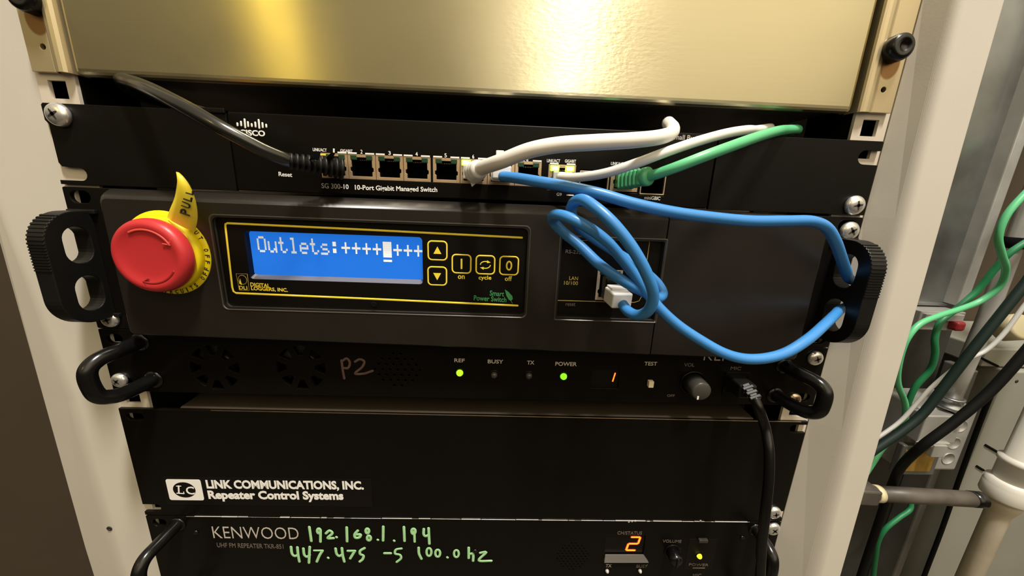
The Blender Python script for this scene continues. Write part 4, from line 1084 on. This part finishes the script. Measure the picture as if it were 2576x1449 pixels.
# green cable, tenth port
gk = thing('patch_cable', 'green patch cable with ribbed green boot', 'cable', (xc(9), 0, zc), 'network patch cables')
MB().box(xc(9) - 5.6, xc(9) + 5.4, -9, 6, z9 - 4.2, z9 + 3.4, .5).build('plug', 'green_clear', gk)
p0, p1 = P(1566, 455, -9), P(1634, 443, -26)
ax = p1 - p0; mb = MB()
for k in range(6):
    a = p0 + ax * (k / 7.0); r0 = lerp(4.7, 4.2, k / 6)
    f = frame_at(a + ax / 14, ax)
    mb.box(-r0, r0, -ax.length / 14, ax.length / 28, -r0, r0, .9, frame=f)
mb.box(-3.6, 3.6, 0, ax.length * .85, -3.6, 3.6, .5, frame=frame_at(p0, ax))
mb.lathe(p0 + ax * .78, ax, [(4.2, 0), (5.0, ax.length * .04), (5.0, ax.length * .18), (4.0, ax.length * .22)], 24)
mb.build('strain_relief', 'green', gk)
cable(gk, path((1628, 445, -24), (1655, 437, -29), (1700, 421, -34), (1770, 394, -36), (1840, 368, -32), (1910, 343, -22), (1955, 330, -10), (1975, 327, 1)) + [Vector((196, 12, 5.6)), Vector((198, 30, 4.5)), Vector((199, 60, 4.5))], 2.75, 'green')
# blue cable: seventh port - right handle - coil - power controller
bl = thing('patch_cable', 'long bright blue patch cable coiled and looped through the right handle', 'cable', (xc(6), 0, zc), 'network patch cables')
MB().box(xc(6) - 5.7, xc(6) + 5.7, -15, 5, zc - 4.4, zc + 3.8, .8).box(xc(6) - 4.6, xc(6) + 5.4, -19, -14.5, zc - 3.6, zc + 3.4, .8).build('plug', 'white_plug', bl)
c = P(1258, 385, -4); MB().box(c.x - 2.3, c.x + 2.3, -6, -2, c.z - 6.5, c.z + 1.3, .5).build('latch_tab', 'white_plug', bl)
pc = P(1560, 752, -30)
f = frame_at(P(1533, 730, -16), P(1566, 758, -34) - P(1533, 730, -16))
L = (P(1566, 758, -34) - P(1533, 730, -16)).length
MB().box(-5.8, 5.8, L * .30, L, -4.4, 4.4, .9, frame=f).box(-4.6, 4.6, L * .28, L * .7, 3.5, 5.6, .5, frame=f).build('plug', 'white_plug', bl)
jm = (P(1500, 715, YP).x + P(1564, 715, YP).x) / 2
MB().box(jm - 5.0, jm + 5.0, -20, YP + 3, jz0 - 0 + 2.6 if jz0 < jz1 else jz1 + 2.6, (jz1 if jz0 < jz1 else jz0) - 3.4, .5).build('plug_tip', 'overlay', bl)
pts = path((1262, 443, -17), (1300, 448, -24), (1350, 456, -30), (1420, 468, -36), (1500, 485, -41), (1590, 511, -44), (1690, 533, -45), (1790, 547, -45), (1890, 556, -44), (1975, 556, -42), (2045, 557, -39), (2080, 573, -36),
           (2100, 605, -33), (2115, 645, -27), (2128, 682, -18)) + [Vector((232, -11, -82.5)), Vector((239.5, -10.5, -85.5)), Vector((242.2, -10, -92)), Vector((239.0, -10.5, -98.5)), Vector((231.5, -11.5, -101.8))] + path(
           (2100, 792, -20), (2075, 816, -31), (2030, 855, -42), (1975, 888, -47), (1920, 902, -49), (1870, 902, -49), (1820, 888, -49), (1765, 858, -47), (1705, 818, -45), (1660, 777, -44), (1636, 747, -43),
           (1598, 694, -43), (1558, 643, -46), (1520, 602, -49), (1470, 567, -49), (1420, 544, -44), (1393, 542, -36), (1391, 556, -30), (1412, 580, -30), (1455, 615, -34), (1510, 667, -40), (1570, 708, -42), (1625, 737, -40), (1655, 750, -35), (1667, 738, -30),
           (1655, 715, -27), (1610, 675, -27), (1550, 635, -26), (1495, 600, -26), (1455, 570, -28), (1437, 538, -33), (1443, 511, -40), (1466, 503, -48), (1500, 524, -55), (1540, 560, -60), (1588, 620, -62), (1627, 690, -61), (1643, 742, -58), (1632, 780, -54), (1604, 793, -48), (1580, 783, -42), (1566, 765, -36))
cable(bl, pts, 2.85, 'blue', sub=7)
# microphone lead of the upper repeater
mk = thing('microphone_cable', 'black microphone cable hanging down the right side from the upper repeater', 'cable', tuple(P(1850, 965, 0)), None)
c = P(1868, 968, -8)
MB().box(c.x - 6.2, c.x + 5.4, -15, 1, c.z - 6.5, c.z + 3.2, 1.3).build('plug', 'rubber', mk)
p0, p1 = P(1878, 974, -15), P(1905, 1010, -24)
ax = p1 - p0; mb = MB()
for k in range(3): mb.box(-3.6, 3.6, ax.length * k / 3, ax.length * (k + .66) / 3, -2.4, 2.4, .5, frame=frame_at(p0, ax, (0, -1, 0)))
mb.box(-2.4, 2.4, -2, ax.length, -1.9, 1.9, .5, frame=frame_at(p0, ax, (0, -1, 0)))
mb.build('strain_relief', 'rubber', mk)
cable(mk, path((1897, 1000, -22), (1908, 1026, -25), (1925, 1075, -27), (1934, 1130, -33), (1934, 1200, -38), (1925, 1290, -42), (1916, 1370, -44), (1912, 1449, -46), (1908, 1540, -46), (1900, 1700, -46)), 3.0, 'glossy')

# ------------------------------------------------------------------ behind the rack, right
su = thing('cable_trough', 'tall galvanised steel trough behind the right rack post', 'cable trough', (505, 200, -146))
MB().box(455, 541, 172, 220, -146, 420).box(455, 541, 168, 173, -146, -143.5).build('trough_body', 'galv', su)
MB().box(533, 544.5, 158, 220, -143, 420, 1.2).build('trough_lip', 'conduit', su)
MB().box(484, 536, 150, 176, -170, -148, 1.0).box(486, 530, 146, 152, -158, -150, .8).build('end_plate', 'conduit', su)
MB().box(519, 530, 141, 152, -168, -157, 3.0, 3).build('red_clip', 'crimson', su)
dk = thing('wireway', 'dark grey steel wireway behind the junction box', 'wireway', (560, 240, -600))
MB().box(380, 630, 226, 310, -1200, 420, 1).build('cover', 'dark_steel', dk)
MB().box(634, 645, 196, 228, -1200, -240, 2).build('edge_channel', 'galv_dark', dk)
cb = thing('electrical_cabinet', 'olive-grey electrical cabinet at the lower right', 'cabinet', (860, 250, -700))
MB().box(676, 1100, 192, 318, -1200, -238, 2).build('door_panel', 'cabinet', cb)
MB().box(650, 1100, 200, 318, -236, -210, 2).build('cabinet_top', 'cabinet', cb)
mb = MB()
for u, v, u2, v2 in ((2478, 1119, 2532, 1150), (2456, 1172, 2474, 1183)):
    a, b = P(u, v, 191.5), P(u2, v2, 191.5); mb.tube([a, b], 1.6, 8)
a, b = P(2453, 893, 199), P(2510, 921, 199); mb.tube([a, b], 1.4, 8)
mb.build('vent_slot', 'void', cb)
c = P(2560, 960, 191); MB().lathe((c.x, 192.2, c.z), (0, -1, 0), [(2.2, 0), (2.2, .6), (1, 1)], 14).build('cabinet_screw', 'recess', cb)
cd = thing('conduit', 'vertical grey steel conduit running down into the junction box', 'conduit', (559, 150, -270))
MB().tube([Vector((560, 150, 420)), Vector((560.5, 150, -60)), Vector((561, 150, -160)), Vector((558, 150, -215)), Vector((555, 150, -268))], 7.6, 24).build('pipe', 'conduit', cd)
MB().lathe((560.5, 150, -75), (0, 0, 1), [(9, 0), (9.8, .5), (9.8, 11), (9, 11.5)], 28).build('coupling', 'void', cd)
MB().lathe((555.5, 150, -266), (0, 0, 1), [(12.2, 0), (12.6, .8), (12.6, 3.2), (10.6, 4), (10.4, 11), (11.2, 11.6), (11.2, 13.5), (9.5, 14)], 28).build('connector', 'galv', cd)
jb = thing('junction_box', 'small galvanised junction box with knockouts and an open front', 'junction box', (556, 160, -360))
mb = MB()
mb.box(521, 596, 150, 200, -356, -268, 3.5, 3)
for z in (-292, -316, -338): mb.lathe((580, 150.2, z), (0, -1, 0), [(8.2, 0), (8.2, .8), (7.4, 1.0), (7.2, .4)], 24)
mb.build('box_body', 'conduit', jb)
mb = MB().box(514, 560, 136, 151, -306, -270, 1.2).box(512, 551, 133, 137, -310, -304, .8).box(530, 546, 131, 137, -322, -306, .8)
mb.box(551, 556, 132, 152, -282, -270, .8)
mb.build('hinged_flap', 'conduit', jb)
MB().box(510, 560, 144, 152, -358, -316, 1.5).plate([rrect(514, 553, -352, -322, 1)], 143.5, 145, mi=1).build('wire_cover', ['galv_dark', 'amber'], jb)  # amber plate puts the orange reflection on the box into the colour
pv = thing('drain_pipe', 'white plastic pipe with a stained collar joint at the lower right', 'pipe', (622, 122, -1200))
MB().lathe((624.5, 120, -345), (0.03, 0, 1), [(16.5, 0), (16.5, 24), (18.2, 25), (18.2, 30), (15.2, 32), (14.6, 33), (14.6, 260), (14.6, 1300)], 40).build('upper_pipe', 'pvc', pv)
MB().lathe((624, 120, -370), (0.04, 0, 1), [(15.5, 0), (20.5, 3), (21.4, 5), (21.4, 18), (20.6, 20), (20.6, 25), (18, 27), (16.6, 28)], 44).build('collar', 'pvc', pv)
MB().lathe((623.5, 120, -1200), (0, 0, 1), [(10.4, 0), (10.4, 809), (12.5, 817), (15.0, 824), (15.5, 832)], 40).build('lower_pipe', 'pvc_dirty', pv)
rd = thing('horizontal_pipe', 'sooty dark horizontal pipe with a cream tape band', 'pipe', (500, 112, -355))
MB().tube([P(2185, 1240, 112), P(2454, 1256, 112)], 8.6, 24).build('pipe', 'rod', rd)
a, b = P(2148, 1238, 112), P(2196, 1241, 112)
MB().box(-9.5, 9.5, 0, (b - a).length, -9.5, 9.5, 2, frame=frame_at(a, b - a)).build('end_fitting', 'rod', rd)
MB().tube([P(2197, 1241, 112), P(2212, 1242, 112)], 9.4, 24).build('tape_band', 'cap', rd)
MB().tube([P(2442, 1255, 112), P(2468, 1257, 112)], 8.9, 24).build('end_cap', 'glossy', rd)
vc = thing('plastic_cap', 'cream plastic cap beside the conduit at the right edge', 'cap', tuple(P(2566, 822, 150)))
c = P(2566, 822, 150); MB().lathe((c.x, 150, c.z), (0, -.8, .4), [(15, -16), (15, 0), (14.2, 2), (12, 3), (.1, 3)], 32).build('cap_body', 'cap', vc)
vr = thing('red_knob', 'red plastic knob half hidden behind the cables at the right edge', 'knob', tuple(P(2514, 806, 170)))
c = P(2516, 806, 170); MB().lathe((c.x, 175, c.z), (.2, -.8, .3), [(8.5, -10), (9.5, 0), (8, 4), (.1, 5.5)], 28).build('knob_cap', 'crimson', vr)

def wire(label, pts, r, m, name='data_cable'):
    o = MB().tube(catmull(pts, 8), r, 12).build(name, m)
    return tag(o, label, 'cable', 'loose cables behind the right post')
wire('green cable curving up to the right edge in front of the conduit', [Vector((592, 172, 420)), Vector((590, 170, 150)), Vector((582, 150, 60))] + path((2640, 430, 108), (2576, 490, 105), (2530, 545, 104), (2512, 595, 104), (2520, 640, 106), (2530, 680, 110), (2515, 720, 114), (2470, 755, 118), (2420, 776, 118), (2360, 795, 115), (2310, 818, 112), (2280, 855, 110), (2262, 910, 112), (2258, 960, 116), (2278, 1022, 122), (2270, 1075, 124), (2225, 1120, 120), (2195, 1165, 116), (2165, 1210, 112), (2120, 1270, 112)), 2.9, 'green')
wire('dark green cable crossing under the curved one at the right edge', [Vector((602, 180, 420)), Vector((600, 178, 150)), Vector((592, 160, 20))] + path((2640, 575, 118), (2576, 612, 120), (2536, 640, 122), (2500, 680, 126), (2455, 735, 130), (2405, 778, 130), (2365, 812, 128), (2352, 850, 126), (2352, 890, 126), (2340, 930, 128), (2305, 970, 131), (2286, 1010, 133), (2272, 1060, 134), (2235, 1110, 130), (2200, 1150, 126), (2150, 1200, 124)), 3.0, 'green_dark')
wire('short green cable below the dark horizontal pipe', path((2292, 1255, 180), (2290, 1280, 176), (2262, 1302, 172), (2228, 1330, 170), (2210, 1360, 172), (2203, 1400, 174), (2196, 1460, 176), (2190, 1560, 176)), 3.0, 'green_dark')
wire('white cable slanting down behind the right post', [Vector((612, 166, 420)), Vector((610, 164, 150)), Vector((598, 155, 10))] + path((2640, 690, 108), (2576, 770, 106), (2520, 845, 104), (2475, 885, 104), (2435, 903, 104), (2390, 935, 104), (2340, 978, 105), (2300, 1022, 106), (2262, 1062, 106), (2200, 1106, 104), (2150, 1140, 102)), 2.0, 'pale_jacket')
wire('dark green-black cable slanting alongside the white one', [Vector((606, 74, 420)), Vector((602, 76, 150)), Vector((580, 84, 0))] + path((2640, 640, 92), (2576, 718, 90), (2510, 800, 89), (2440, 888, 89), (2380, 966, 90), (2320, 1042, 90), (2270, 1084, 89), (2220, 1118, 88), (2160, 1160, 86)), 4.0, mat('black_green_jacket', (0.007, 0.017, 0.014), 0.55, spec=0.25))
wire('thick black cable crossing the junction box diagonally', [Vector((622, 64, 420)), Vector((616, 66, 150)), Vector((598, 72, -20))] + path((2680, 770, 80), (2576, 890, 80), (2490, 985, 82), (2400, 1062, 85), (2320, 1122, 90), (2270, 1170, 106), (2240, 1230, 130), (2205, 1330, 150), (2165, 1449, 160), (2130, 1560, 160)), 4.3, 'dull_black', 'power_cable')
wire('black cable hanging down the edge of the grey cabinet', path((2520, 945, 160), (2490, 1000, 176), (2455, 1090, 184), (2415, 1200, 184), (2370, 1330, 184), (2325, 1449, 184), (2280, 1580, 184)), 2.7, 'dull_black', 'power_cable')
